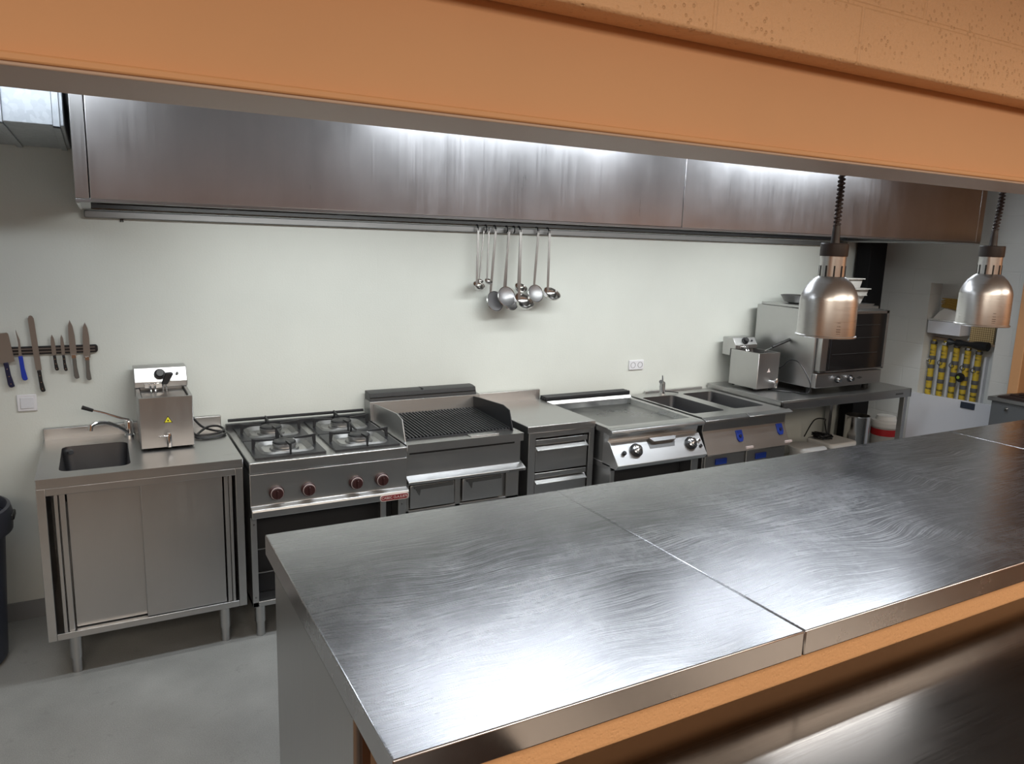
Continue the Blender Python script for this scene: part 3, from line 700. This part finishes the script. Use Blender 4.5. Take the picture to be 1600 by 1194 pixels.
# ---- things under the table, on the undershelf
Z = .285
tag(MB().lathe([(.086, 0), (.090, .005), (.091, .36), (.094, .366), (.088, .366), (.085, .02), (0, .02)], (5.19, -.40, Z), seg=40).build('stock_pot', 'utensil', loc=(5.19, -.40, Z)), 'tall polished steel pot under the work table', 'pot')
t = thing('lidded_drum', (5.575, -.38, 0), 'tall pale drum with red band and white lid standing right of the table', 'drum')
MB().lathe([(.093, 0), (.098, .02), (.104, .53), (0, .53)], (5.575, -.38, 0), seg=40).build('drum_body', 'clear', t)
MB().lathe([(.1035, .455), (.1055, .458), (.1055, .508), (.1035, .51)], (5.575, -.38, 0), seg=40, close=False).build('colour_band', 'red_band', t)
MB().lathe([(.110, .525), (.112, .56), (.106, .575), (.08, .580), (.07, .61), (0, .612)], (5.575, -.38, 0), seg=40).build('drum_lid', 'lid', t)
t = thing('storage_tub', (4.86, -.42, Z), 'white rectangular tub with soft lid under the table, beside the steel pot', 'tub')
MB().prism(rrect(4.75, 5.03, -.53, -.30, .03), 'z', Z, Z+.17).build('tub_body', 'clear', t, .006)
MB().prism(rrect(4.74, 5.04, -.54, -.29, .04), 'z', Z+.165, Z+.205).build('tub_lid', 'lid', t, .012)
t = thing('round_tub', (4.55, -.45, Z), 'round white tub under the table beside the twin basin unit', 'tub')
MB().lathe([(.11, 0), (.125, .19), (.13, .19), (.13, .20), (0, .20)], (4.52, -.50, Z), seg=36).build('tub_body', 'lid', t)
MB().lathe([(.133, .185), (.133, .207), (.12, .212), (0, .212)], (4.52, -.50, Z), seg=36).build('tub_lid', 'lid', t)
t = thing('coiled_cable', (4.82, -.38, Z+.205), 'black cable coil lying on the storage tub under the table', 'cable')
P = []
for i in range(70):
    a = i*.62; r = .048+.020*math.sin(i*1.7); P.append((4.82+r*math.cos(a), -.38+r*math.sin(a)*1.2, Z+.212+.0004*i+.008*math.sin(i*2.1)**2))
P += [(4.90, -.33, .60), (5.0, -.25, .60), (5.04, -.12, .56), (5.05, -.03, .4)]
MB().tube(P, .0050, 7).build('cable', 'black', t)

# corner post
tag(B(5.445, 5.645, -.16, -.03, 0, 2.8).build('corner_post', 'post', loc=(5.55, -.1, 0), bevel=.006), 'dark steel post standing in the far right corner from floor to ceiling', 'post')

# ================================================================== NICHE CONTENTS (right wall)
for i, (y, zt) in enumerate(((-.535, 1.205), (-.627, 1.205), (-.722, 1.20), (-.81, 1.19), (-.893, 1.17))):
    names = ('first', 'second', 'third', 'fourth', 'fifth')
    t = thing('yellow_pipe', (5.835, y, .80), names[i]+' upright yellow pipe from the left inside the wall niche', 'pipe', 'yellow pipes in the wall niche')
    MB().lathe([(.022, 0), (.022, zt-.80), (.014, zt-.795), (.014, zt-.76)], (5.835, y, .80), seg=20).build('pipe', 'pipe', t)
    for q, z in enumerate((1.03-.01*i, .93, 1.10)):
        MB().lathe([(.0235, -.016), (.0245, -.012), (.0245, .012), (.0235, .016)], (5.835, y, z-.008*i), seg=20).build('tape_band', 'strap', t)
    MB().torus((5.812, y+.012, 1.075-.006*i), .018, .004, (1, 0, 0), 18, 6).build('clamp_ring', 'chrome', t)
    MB().lathe([(.026, 0), (.026, .022)], (5.835, y, zt+.005), seg=8).build('coupling', 'chrome' if i % 2 else 'steel_dark', t, .002)
    MB().box(5.862, 5.90, y-.045, y-.030, .80, 1.16).build('backing_strip', 'white_matte', t)
t = thing('stop_valve', (5.80, -.80, 1.0), 'black round valve handle with green mark in front of the yellow pipes', 'valve')
MB().lathe([(.034, 0), (.036, .010), (.030, .022), (0, .024)], (5.80, -.80, .985), (-1, 0, 0), 28).cyl((5.80, -.80, .985), (5.83, -.80, .985), .01).build('valve_handle', 'black', t)
MB().lathe([(.012, 0), (.012, .002), (0, .002)], (5.7765, -.795, .985), (-1, 0, 0), 16).build('valve_mark', 'green', t)
t = thing('torch', (5.82, -.84, 1.21), 'black handheld torch lying across the tops of the yellow pipes', 'torch')
MB().lathe([(.026, 0), (.028, .03), (.022, .05), (.019, .10), (.022, .12), (.030, .15), (.034, .18), (.034, .24), (0, .24)], (5.795, -.735, 1.245), (0, -1, 0), 20).build('torch_body', 'black', t)
MB().lathe([(.030, 0), (.024, .02), (.012, .045), (.010, .07)], (5.795, -.675, 1.245), (0, -1, 0), 16).build('torch_head', 'black_metal', t)
t = thing('wall_box', (5.84, -.64, 1.29), 'white projecting box under the straw bundle in the wall niche', 'box')
B(5.75, 5.90, -.775, -.515, 1.30, 1.40).build('box_body', 'white_matte', t, .004)
MB().box(5.745, 5.90, -.778, -.512, 1.402, 1.412).prism([(-.515, 1.41), (-.775, 1.41), (-.76, 1.47), (-.60, 1.50), (-.56, 1.47)], 'x', 5.80, 5.90).build('box_lid', 'lid', t, .003)
mb = MB()
for k in range(60):
    z = 1.49+random.random()*.075; y = -.545-random.random()*.06
    mb.tube([(5.83+random.random()*.03, y, z+.01), (5.83+random.random()*.03, y-.10, z+.012-random.random()*.02), (5.84, y-.17-random.random()*.03, z-.02-random.random()*.02)], .004, 5)
tag(mb.build('straw_bundle', 'wicker', loc=(5.85, -.66, 1.47)), 'golden straw bundle lying on the white box in the niche', 'bundle')
tag(B(5.845, 5.86, -.975, -.80, 1.262, 1.43).build('woven_panel', 'grid', loc=(5.85, -.9, 1.26)), 'tan woven lattice panel in the niche behind the lamp', 'panel')
tag(B(5.845, 5.90, -1.044, -.51, 1.243, 1.262).build('niche_shelf', 'tan', loc=(5.85, -.78, 1.25)), 'thin brown shelf board across the wall niche above the pipes', 'shelf')
mb = MB().prism([(-.455, 0.0), (-.455, .812), (-1.10, .83), (-1.10, 0)], 'x', 5.735, 5.7495)
tag(mb.build('white_panel', 'white_matte', loc=(5.742, -.78, 0), bevel=.002), 'smooth white panel covering the wall below the niche', 'panel')
tag(B(5.727, 5.735, -.975, -.87, .768, .815).build('small_sign', 'sign', loc=(5.73, -.92, .77), bevel=.001), 'small navy blue label plate on the white panel below the pipes', 'sign')

# grey cabinet in front of the right wall
t = thing('grey_cabinet', (5.57, -1.75, 0), 'low grey cabinet with lock against the right wall, beyond the counter', 'cabinet')
B(5.42, 5.695, -2.2, -1.255, 0, .925).build('cabinet_body', 'grey_paint', t, .003)
B(5.40, 5.698, -2.22, -1.235, .925, .952).build('cabinet_top', 'steel_dull', t, .004)
MB().lathe([(.011, 0), (.011, .008), (0, .008)], (5.42, -1.36, .885), (-1, 0, 0), 16).box(5.402, 5.413, -1.372, -1.355, .868, .888).build('lock', 'chrome', t, .001)
t = thing('leather_folder', (5.5, -1.45, .952), 'dark brown leather folders with strap lying on the grey cabinet', 'folder')
MB().prism([(-1.275, .952), (-1.29, .962), (-1.36, .974), (-1.62, .972), (-1.66, .952)], 'x', 5.43, 5.62).build('folder_cover', 'brown', t, .004)
MB().prism([(-1.34, .972), (-1.35, .984), (-1.5, .986), (-1.58, .974)], 'x', 5.46, 5.60).build('folder_flap', 'brown', t, .004)
MB().tube([(5.47, -1.40, .987), (5.46, -1.46, .996), (5.45, -1.53, .985), (5.44, -1.60, .978)], .005, 8).build('strap', 'brown', t)

# ================================================================== WALL ITEMS
t = thing('knife_rack', (-.2, 0, 1.33), 'black magnetic knife strip fixed to the wall above the light switch', 'knife rack')
MB().prism(rrect(-.52, -.012, 1.312, 1.350, .012), 'y', -.016, 0).build('rack_body', 'black', t, .003)
MB().box(-.51, -.024, -.018, -.014, 1.336, 1.341).box(-.51, -.024, -.018, -.014, 1.321, 1.326).build('magnet_strip', 'handle_steel', t)
def knife(xt, zt, xm, zm, xb, zb, wb, wt, label, hm, bolster=None, hw=.010, kind='taper', rivets=True, name='kitchen_knife'):
    """tip (xt,zt), blade-handle joint (xm,zm), handle end (xb,zb)"""
    t = thing(name, (xm, -.018, zm), label, 'knife', 'knives on the magnetic strip')
    T, J, E = Vector((xt, zt)), Vector((xm, zm)), Vector((xb, zb))
    d = (T-J).normalized(); n = Vector((-d.y, d.x))
    L = (T-J).length
    def P(a, o): q = J+d*a+n*o; return (q.x, q.y)
    if kind == 'taper': pts = [P(0, -wb), P(L*.55, -wb*.95), P(L*.82, -wb*.62), P(L, wb*.1), P(L*.85, wb*.72), P(L*.6, wb*.98), P(0, wb)]
    elif kind == 'slim': pts = [P(0, -wb), P(L*.6, -wb*.8), P(L, wb*.9), P(L*.93, wb), P(L*.5, wb*.4), P(0, wb)]
    elif kind == 'long': pts = [P(0, -wb), P(L*.94, -wt), P(L*.985, -wt*.6), P(L, 0), P(L*.985, wt*.6), P(L*.94, wt), P(.01, wb), P(0, wb*.8)]
    else: pts = [P(-.005, -wb*.2), P(.0, -wb), P(L*.96, -wb), P(L, -wb*.85), P(L, wb), P(0, wb)]
    MB().prism(pts, 'y', -.0215, -.0185).build('blade', 'blade', t)
    d2 = (E-J).normalized(); n2 = Vector((-d2.y, d2.x)); H = (E-J).length
    def Q(a, o): q = J+d2*a+n2*o; return (q.x, q.y)
    off = 0 if kind != 'cleaver' else 0
    hp = [Q(0, -hw*.85), Q(H*.15, -hw*.8), Q(H*.5, -hw*.95), Q(H*.85, -hw*1.1), Q(H*.97, -hw*.8), Q(H, 0), Q(H*.97, hw*1.1), Q(H*.85, hw), Q(H*.5, hw*.72), Q(H*.15, hw*.85), Q(0, hw*.85)]
    h = MB().prism(hp, 'y', -.028, -.0165).build('knife_handle', hm, t, .003)
    if bolster:
        MB().prism([Q(-.006, -hw*.9), Q(.012, -hw*.95), Q(.012, hw*.95), Q(-.006, hw*.9)], 'y', -.0285, -.0165).build('bolster', 'utensil', t, .001)
    if rivets:
        for a in (.25, .55, .85):
            q = Q(H*a, 0); MB().lathe([(.0025, 0), (.0025, .0008), (0, .001)], (q[0], -.028, q[1]), (0, -1, 0), 8).build('rivet', 'utensil', h)
knife(-.405, 1.415, -.388, 1.280, -.372, 1.162, .036, .036, 'wide rectangular cleaver with dark blue handle, leftmost on the knife strip', 'navy_handle', kind='cleaver', hw=.0115, name='cleaver')
knife(-.333, 1.432, -.329, 1.308, -.318, 1.192, .0065, .004, 'slim boning knife with bright blue handle on the strip', 'blue_handle', kind='slim', hw=.0105, rivets=False)
knife(-.277, 1.496, -.261, 1.238, -.250, 1.133, .012, .012, 'longest knife on the strip, straight round tipped blade and black handle', 'black', kind='long', hw=.0095)
knife(-.197, 1.405, -.194, 1.306, -.187, 1.232, .009, .006, 'small paring knife with black riveted handle, beside the long slicing knife', 'black', hw=.0075, kind='taper')
knife(-.159, 1.403, -.157, 1.306, -.151, 1.228, .0075, .005, 'small paring knife with black curved handle, beside the grey handled knives', 'black', hw=.007)
knife(-.120, 1.472, -.115, 1.300, -.108, 1.188, .0135, .01, 'grey handled chef knife reaching highest, second from the right on the strip', 'grey_handle', bolster=True, hw=.010, rivets=False)
knife(-.058, 1.460, -.060, 1.288, -.058, 1.178, .0145, .01, 'grey handled chef knife at the right end of the strip', 'grey_handle', bolster=True, hw=.010, rivets=False)
t = thing('light_switch', (-.32, 0, 1.082), 'white rocker light switch on the wall below the knives', 'light switch')
B(-.360, -.280, -.010, 0, 1.042, 1.122).build('switch_frame', 'white_plastic', t, .004)
B(-.347, -.293, -.014, -.008, 1.055, 1.109).build('rocker', 'white_matte', t, .003)
t = thing('wall_socket', (3.278, 0, 1.084), 'white double wall socket above the twin basin unit', 'socket')
B(3.215, 3.342, -.011, 0, 1.050, 1.118).build('socket_plate', 'white_plastic', t, .004)
for x in (3.248, 3.309):
    g = MB().lathe([(.021, 0), (.021, .002), (.018, .002), (.017, -.006), (0, -.006)], (x, -.011, 1.084), (0, -1, 0), 28, False).build('socket_recess', 'socket_hole', t)
    for dx in (-.008, .008): MB().lathe([(.003, 0), (.003, .0015), (0, .0015)], (x+dx, -.0052, 1.084), (0, -1, 0), 8).build('pin_hole', 'black', g)
t = thing('wall_hook', (.126, 0, 1.95), 'tiny black double hook on the wall under the hood end', 'hook')
MB().box(.119, .123, -.012, 0, 1.935, 1.955).box(.129, .133, -.012, 0, 1.935, 1.955).box(.119, .133, -.006, 0, 1.948, 1.953).build('hook_body', 'black', t)

# ================================================================== EXTRACTION HOOD
t = thing('extraction_hood', (2.6, -.55, 2.0), 'long brushed steel extraction hood over the whole cooking line', 'extractor hood')
xa, xb = -.045, 5.29
B(.0, 2.648, -1.10, -1.085, 2.0, 2.45).build('front_panel', 'hood', t, .003)
B(2.652, 5.23, -1.10, -1.085, 2.0, 2.45).build('front_panel', 'hood', t, .003)
MB().box(xa, -.003, -1.10, -1.06, 2.0, 2.45).box(xa, xa+.012, -1.06, -.04, 1.985, 2.45).build('end_panel', 'steel_z', t, .002)
MB().box(5.233, xb, -1.10, -1.06, 2.0, 2.45).box(xb-.012, xb, -1.06, -.04, 1.985, 2.45).build('end_panel', 'steel_z', t, .002)
MB().box(-.003, 5.233, -1.098, -1.045, 1.990, 2.003).box(xa, 0, -1.098, -.05, 1.988, 2.0).box(5.233, xb, -1.098, -.05, 1.988, 2.0).build('bottom_rim', 'steel_dull', t, .002)
B(xa, xb, -1.085, -.02, 2.43, 2.45).build('hood_top', 'steel', t)
B(xa, xb, -.06, -.02, 1.995, 2.45).build('back_panel', 'black_metal', t)  # steel panel coloured black to stand in for shade inside the hood
for k in range(9):
    x = .05+k*.577
    MB().prism([(-.12, 2.05), (-.70, 2.38), (-.72, 2.35), (-.14, 2.02)], 'x', x, x+.56).build('grease_filter', 'steel_dark', t)
for x, L in HOODL: B(x-L/2, x+L/2, -1.083, -1.05, 2.09, 2.15).build('strip_light_box', 'white_plastic', t, .003)  # unlit boxes added behind the strip lights
t = thing('utensil_rail', (2.6, 0, 1.96), 'steel rail along the wall under the hood with black hooks', 'rail')
MB().box(-.03, 5.30, -.05, 0, 1.950, 1.984).build('rail_bar', 'rail', t, .004)
UT = [(1.990, 'ladle', 1.650, .030, .022), (2.045, 'tiny', 1.680, .017, 0), (2.063, 'small', 1.682, .021, .014), (2.107, 'skim', 1.535, .062, .05), (2.190, 'skim', 1.560, .062, .05), (2.240, 'ladle', 1.560, .060, .045), (2.275, 'ladle', 1.637, .036, .03), (2.400, 'skim', 1.588, .058, .03), (2.478, 'ladle', 1.590, .050, .05)]
for x in (1.990, 2.048, 2.107, 2.188, 2.238, 2.274, 2.400, 2.478):
    MB().tube([(x, -.05, 1.99), (x, -.06, 1.995), (x, -.072, 1.985), (x, -.075, 1.965), (x, -.065, 1.955)], .0045, 8).build('hook', 'black', t)

# ---- hanging utensils
def utensil(xh, zbowl, kind, R0, xb, tilt, label, hw=.007, y=-.078, name=None, facing=0):
    name = name or ('skimmer' if kind == 'skim' else 'ladle'); R = R0*(1.0 if kind == 'skim' else 1.18)
    t = thing(name, (xh, y, 1.965), label, name, 'utensils hanging under the hood')
    ztop = 1.972; zb = zbowl+R*(.9 if kind == 'skim' else .75)
    a = Vector((xh, y, ztop)); b = Vector((xb, y, zb)) if kind == 'skim' else Vector((xb+tilt*.45, y-.012, zbowl-.004)); d = (b-a); n = Vector((0, 0, 1))
    mb = MB(); s_ = Vector((1, 0, 0))
    for lo, hi, wlo, whi in ((0, .12, hw, hw*.9), (.12, .75, hw*.9, hw), (.75, 1, hw, hw*.8)):
        p, q = a+d*lo, a+d*hi
        vs = [mb.b.verts.new(v) for v in (p-s_*wlo+Vector((0, -.0015, 0)), p+s_*wlo+Vector((0, -.0015, 0)), q+s_*whi+Vector((0, -.0015, 0)), q-s_*whi+Vector((0, -.0015, 0)), p-s_*wlo+Vector((0, .0015, 0)), p+s_*wlo+Vector((0, .0015, 0)), q+s_*whi+Vector((0, .0015, 0)), q-s_*whi+Vector((0, .0015, 0)))]
        for f in ((0, 1, 2, 3), (4, 7, 6, 5), (0, 4, 5, 1), (1, 5, 6, 2), (2, 6, 7, 3), (3, 7, 4, 0)): mb.b.faces.new([vs[i] for i in f])
    mb.torus(a+Vector((0, 0, -.002)), .008, .0022, (1, 0, 0), 14, 6)
    mb.build('utensil_handle', 'handle_steel', t)
    c = Vector((xb+tilt, y-.01, zbowl))
    if kind == 'skim':
        ax = Vector((tilt*6, -1, .28)).normalized()
        mb = MB().lathe([(R, .0), (R*.8, -.006), (R*.4, -.011), (0, -.013)], c, ax, 36, False); mb.build('mesh_disc', 'mesh', t)
        MB().torus(c, R, .0028, ax, 36, 8).build('rim', 'utensil', t)
    else:
        ax = Vector((tilt*4, -.55, .83)).normalized()
        prof = [(R*math.cos(k*PI/16), -R*.85*math.sin(k*PI/16)) for k in range(9)]
        inner = [(r*.95, h*.95+.0005) for r, h in prof][::-1]
        MB().lathe(inner[:0]+[(r, h) for r, h in prof][::-1]+[(R*1.03, .001), (R*.95, .0015)]+[(r*.95, h*.94) for r, h in prof][1:], c+Vector((0, -R*.55, 0)), ax, 32, False).build('bowl', 'utensil', t)
utensil(1.992, 1.645, 'ladle', .030, 1.978, .012, 'small ladle hanging at the left end of the utensil row')
utensil(2.035, 1.668, 'ladle', .015, 1.998, .012, 'tiny ladle with thin slanting handle near the left end', .0035, y=-.066, name='measuring_ladle')
utensil(2.062, 1.668, 'ladle', .020, 2.045, .012, 'small shallow ladle hanging third from the left', .0045)
utensil(2.108, 1.545, 'skim', .060, 2.083, .028, 'fine mesh skimmer hanging fourth from left, facing down left', .008)
utensil(2.186, 1.575, 'skim', .060, 2.160, .014, 'round mesh skimmer hanging behind the biggest ladle, to its left', .007, y=-.105)
utensil(2.196, 1.545, 'skim', .056, 2.190, .034, 'lowest hanging mesh skimmer, mostly hidden behind the biggest ladle', .006, y=-.070)
utensil(2.241, 1.560, 'ladle', .054, 2.222, .034, 'biggest ladle with wide handle in the middle of the row', .009, y=-.145)
utensil(2.277, 1.632, 'ladle', .034, 2.256, .020, 'medium ladle hanging just right of the biggest ladle', .007)
utensil(2.404, 1.590, 'skim', .054, 2.385, .008, 'mesh skimmer hanging second from the right of the row', .008)
utensil(2.480, 1.598, 'ladle', .048, 2.462, .028, 'polished ladle hanging at the right end of the row', .008, y=-.085)

# ventilation duct at upper left
t = thing('air_duct', (-.9, -.45, 2.25), 'galvanised air duct running under the ceiling left of the hood', 'duct')
B(-1.85, -.065, -.885, -.005, 2.255, 2.62).build('duct_body', 'galv', t, .004)
for x in (-.262, -.09): MB().box(x-.012, x+.012, -.90, -.005, 2.247, 2.255).box(x-.012, x+.012, -.90, -.885, 2.247, 2.63).build('joint_flange', 'galv', t, .002)
for x in (-.9, -1.6): MB().cyl((x, -.45, 2.62), (x, -.45, 2.8), .006).build('hanger', 'steel', t)

# waste bin
t = thing('waste_bin', (-.645, -.36, 0), 'blue grey round waste bin with rolled rim at the left edge', 'bin')
MB().lathe([(0, .012), (.17, .012), (.185, 0), (.20, .02), (.235, .66), (.232, .66), (.19, .03), (0, .03)][1:-1], (-.645, -.36, 0), seg=48, close=False).build('bin_body', mat('bin_plastic', (.045, .055, .085), .45), t)
MB().lathe([(.236, .585), (.262, .60), (.266, .665), (.258, .705), (.246, .710), (.240, .690), (.240, .66)], (-.645, -.36, 0), seg=48, close=False).build('bin_rim', mat('bin_rim_plastic', (.05, .055, .075), .4), t)
MB().box(-.395, -.372, -.40, -.32, .645, .672).build('bin_handle', 'black', t, .006)
MB().lathe([(.186, 0), (.186, .03), (0, .03)], (-.645, -.36, .0), seg=40).build('bin_base', 'black', t)

# ================================================================== SERVING COUNTER
def top(x0, x1, label):
    mb = MB().box(x0, x1, -3.0, -1.84, .912, .98)
    o = mb.build('counter_top', 'counter', t, .004); o['label'] = label; return o
t = thing('serving_counter', (2.9, -2.25, 0), 'long steel serving counter with scratched top in three sections, in the foreground', 'counter')
top(.413, 1.478, 'scratched steel counter top, nearest section at the left free end')
top(1.481, 3.9485, 'scratched steel counter top, long middle section between the two seams')
top(3.9515, 5.38, 'steel counter top section at the far right end')
MB().box(.437, 5.35, -2.68, -1.855, .07, .86).build('base_body', 'steel_z', t, .002)
MB().box(.434, 5.36, -2.68, -1.85, .86, .908).build('top_rail', 'steel_dull', t, .002)
B(.434, 5.33, -2.66, -1.86, .9082, .9118).build('seam_dark_sheet', 'void', t)  # black sheet added so the seams between the tops read dark
MB().box(.52, 5.30, -2.60, -1.85, 0, .07).build('plinth', 'black_metal', t)
MB().box(.452, .470, -2.70, -2.66, .0, .91).build('edge_strip', 'dark_wood', t)
# lower dining-side shelf
t = thing('serving_ledge', (3.0, -3.4, .79), 'lower dark steel ledge in front of the orange low wall', 'ledge')
B(.74, 5.74, -3.95, -2.967, .79, .828).build('ledge_top', steel('ledge_steel', .13, .20, 'x', .5, (1, .86, .74), .01), t, .003)
B(.80, 5.7, -3.75, -2.975, .0, .79).build('ledge_base', 'dark_wood', t)

# ================================================================== HEAT LAMPS
def heat_lamp(x, y, zb, label, bend=0):
    t = thing('heat_lamp', (x, y, 2.8), label, 'heat lamp', 'heat lamps over the counter')
    z0 = zb
    pr = [(0.0777, 0), (0.0791, .0015), (0.0791, .0045), (0.0758, .006), (0.0749, .100), (0.0725, .113), (0.0660, .129), (0.0558, .145), (0.0428, .158), (0.0335, .164)]
    MB().lathe(pr+[(0.0316, .162), (0.0418, .156), (0.0539, .143), (0.0642, .127), (0.0707, .112), (0.0730, .10), (0.0739, .006), (0.0777, 0)], (x, y, z0), seg=64, close=False).build('lamp_shade', 'lamp', t)
    for k, (zz, hh, ww) in enumerate(((.044, .004, .009), (.034, .005, .010), (.026, .0015, .011), (.020, .0015, .011), (.014, .003, .010))):
        a = math.atan2(-4.14-y, -x)+.42; c = Vector((x+.0752*math.cos(a), y+.0752*math.sin(a), 0)); tt = Vector((-math.sin(a), math.cos(a), 0))*ww*.5; nn = Vector((math.cos(a), math.sin(a), 0))*.0012
        if hh < .002: MB().tube([c-tt+nn*.3+Vector((0, 0, z0+zz)), c+tt+nn*.3+Vector((0, 0, z0+zz))], .0008, 6, False).build('printed_mark', 'dark_letter', t)
        else:
            for q in range(4): MB().tube([c-tt+tt*2*(q+.3)/4+nn*.3+Vector((0, 0, z0+zz)), c-tt+tt*2*(q+.8)/4+nn*.3+Vector((0, 0, z0+zz))], .0008, 6, False).build('printed_mark', 'dark_letter', t)
    nk = MB().lathe([(.0330, .160), (.0330, .220)], (x, y, z0), seg=48).build('lamp_neck', 'lamp', t)
    for k in range(10):
        a = k*2*PI/10+.2; c = Vector((x+.0332*math.cos(a), y+.0332*math.sin(a), 0)); d = Vector((-math.sin(a), math.cos(a), 0))*.0021; o = Vector((math.cos(a), math.sin(a), 0))*.0012
        mb = MB(); vs = [mb.b.verts.new(c+s1*d+s2*o+Vector((0, 0, z))) for s1 in (-1, 1) for s2 in (-1, 1) for z in (z0+.164, z0+.193)]
        for f in ((0, 1, 3, 2), (4, 6, 7, 5), (0, 4, 5, 1), (2, 3, 7, 6), (0, 2, 6, 4), (1, 5, 7, 3)): mb.b.faces.new([vs[i] for i in f])
        mb.build('vent_slot', 'black', nk)
    MB().lathe([(.0355, .218), (.036, .221), (.036, .250), (.0345, .253), (.012, .253), (.011, .262)], (x, y, z0), seg=40).build('lamp_cap', 'lamp_cap', t)
    MB().lathe([(.0115, .252), (.0105, .282), (.009, .30)], (x, y, z0), seg=20).build('cord_sleeve', 'lamp_cap', t)
    # coiled cord up to the ceiling rose behind the beam
    P = []; n = 26*34; z1, z2 = z0+.295, 2.76
    for i in range(n):
        u = i/(n-1); z = z1+(z2-z1)*u; a = u*2*PI*75; off = bend*math.sin(PI*min(1, u*3.2)) if u < 1/3.2 else 0
        P.append((x-u*0+off+.0075*math.cos(a), y+.0075*math.sin(a), z))
    MB().tube(P, .0032, 6, False).build('coiled_cord', 'cord', t)
    MB().tube([(x+bend*math.sin(PI*min(1, k/20*3.2)) if k/20 < 1/3.2 else x, y, z1+(z2-z1)*k/20) for k in range(21)], .0055, 8, False).build('cord_core', 'cord', t)
    MB().lathe([(.045, 2.75), (.045, 2.8)], (x, y, 0), seg=28).build('ceiling_rose', 'lamp_cap', t)
    MB().lathe([(.0, .035), (.025, .04), (.038, .07), (.032, .11), (.015, .15), (.015, .16)], (x, y, z0), seg=24, close=False).build('bulb', mat('bulb_glass', (.8, .8, .78), .1), t)
    return t
heat_lamp(1.762, -2.74, 1.670, 'aluminium heat lamp on coiled cord, left and nearer one')
heat_lamp(2.505, -2.74, 1.682, 'aluminium heat lamp on slightly bent coiled cord, right one', .012)
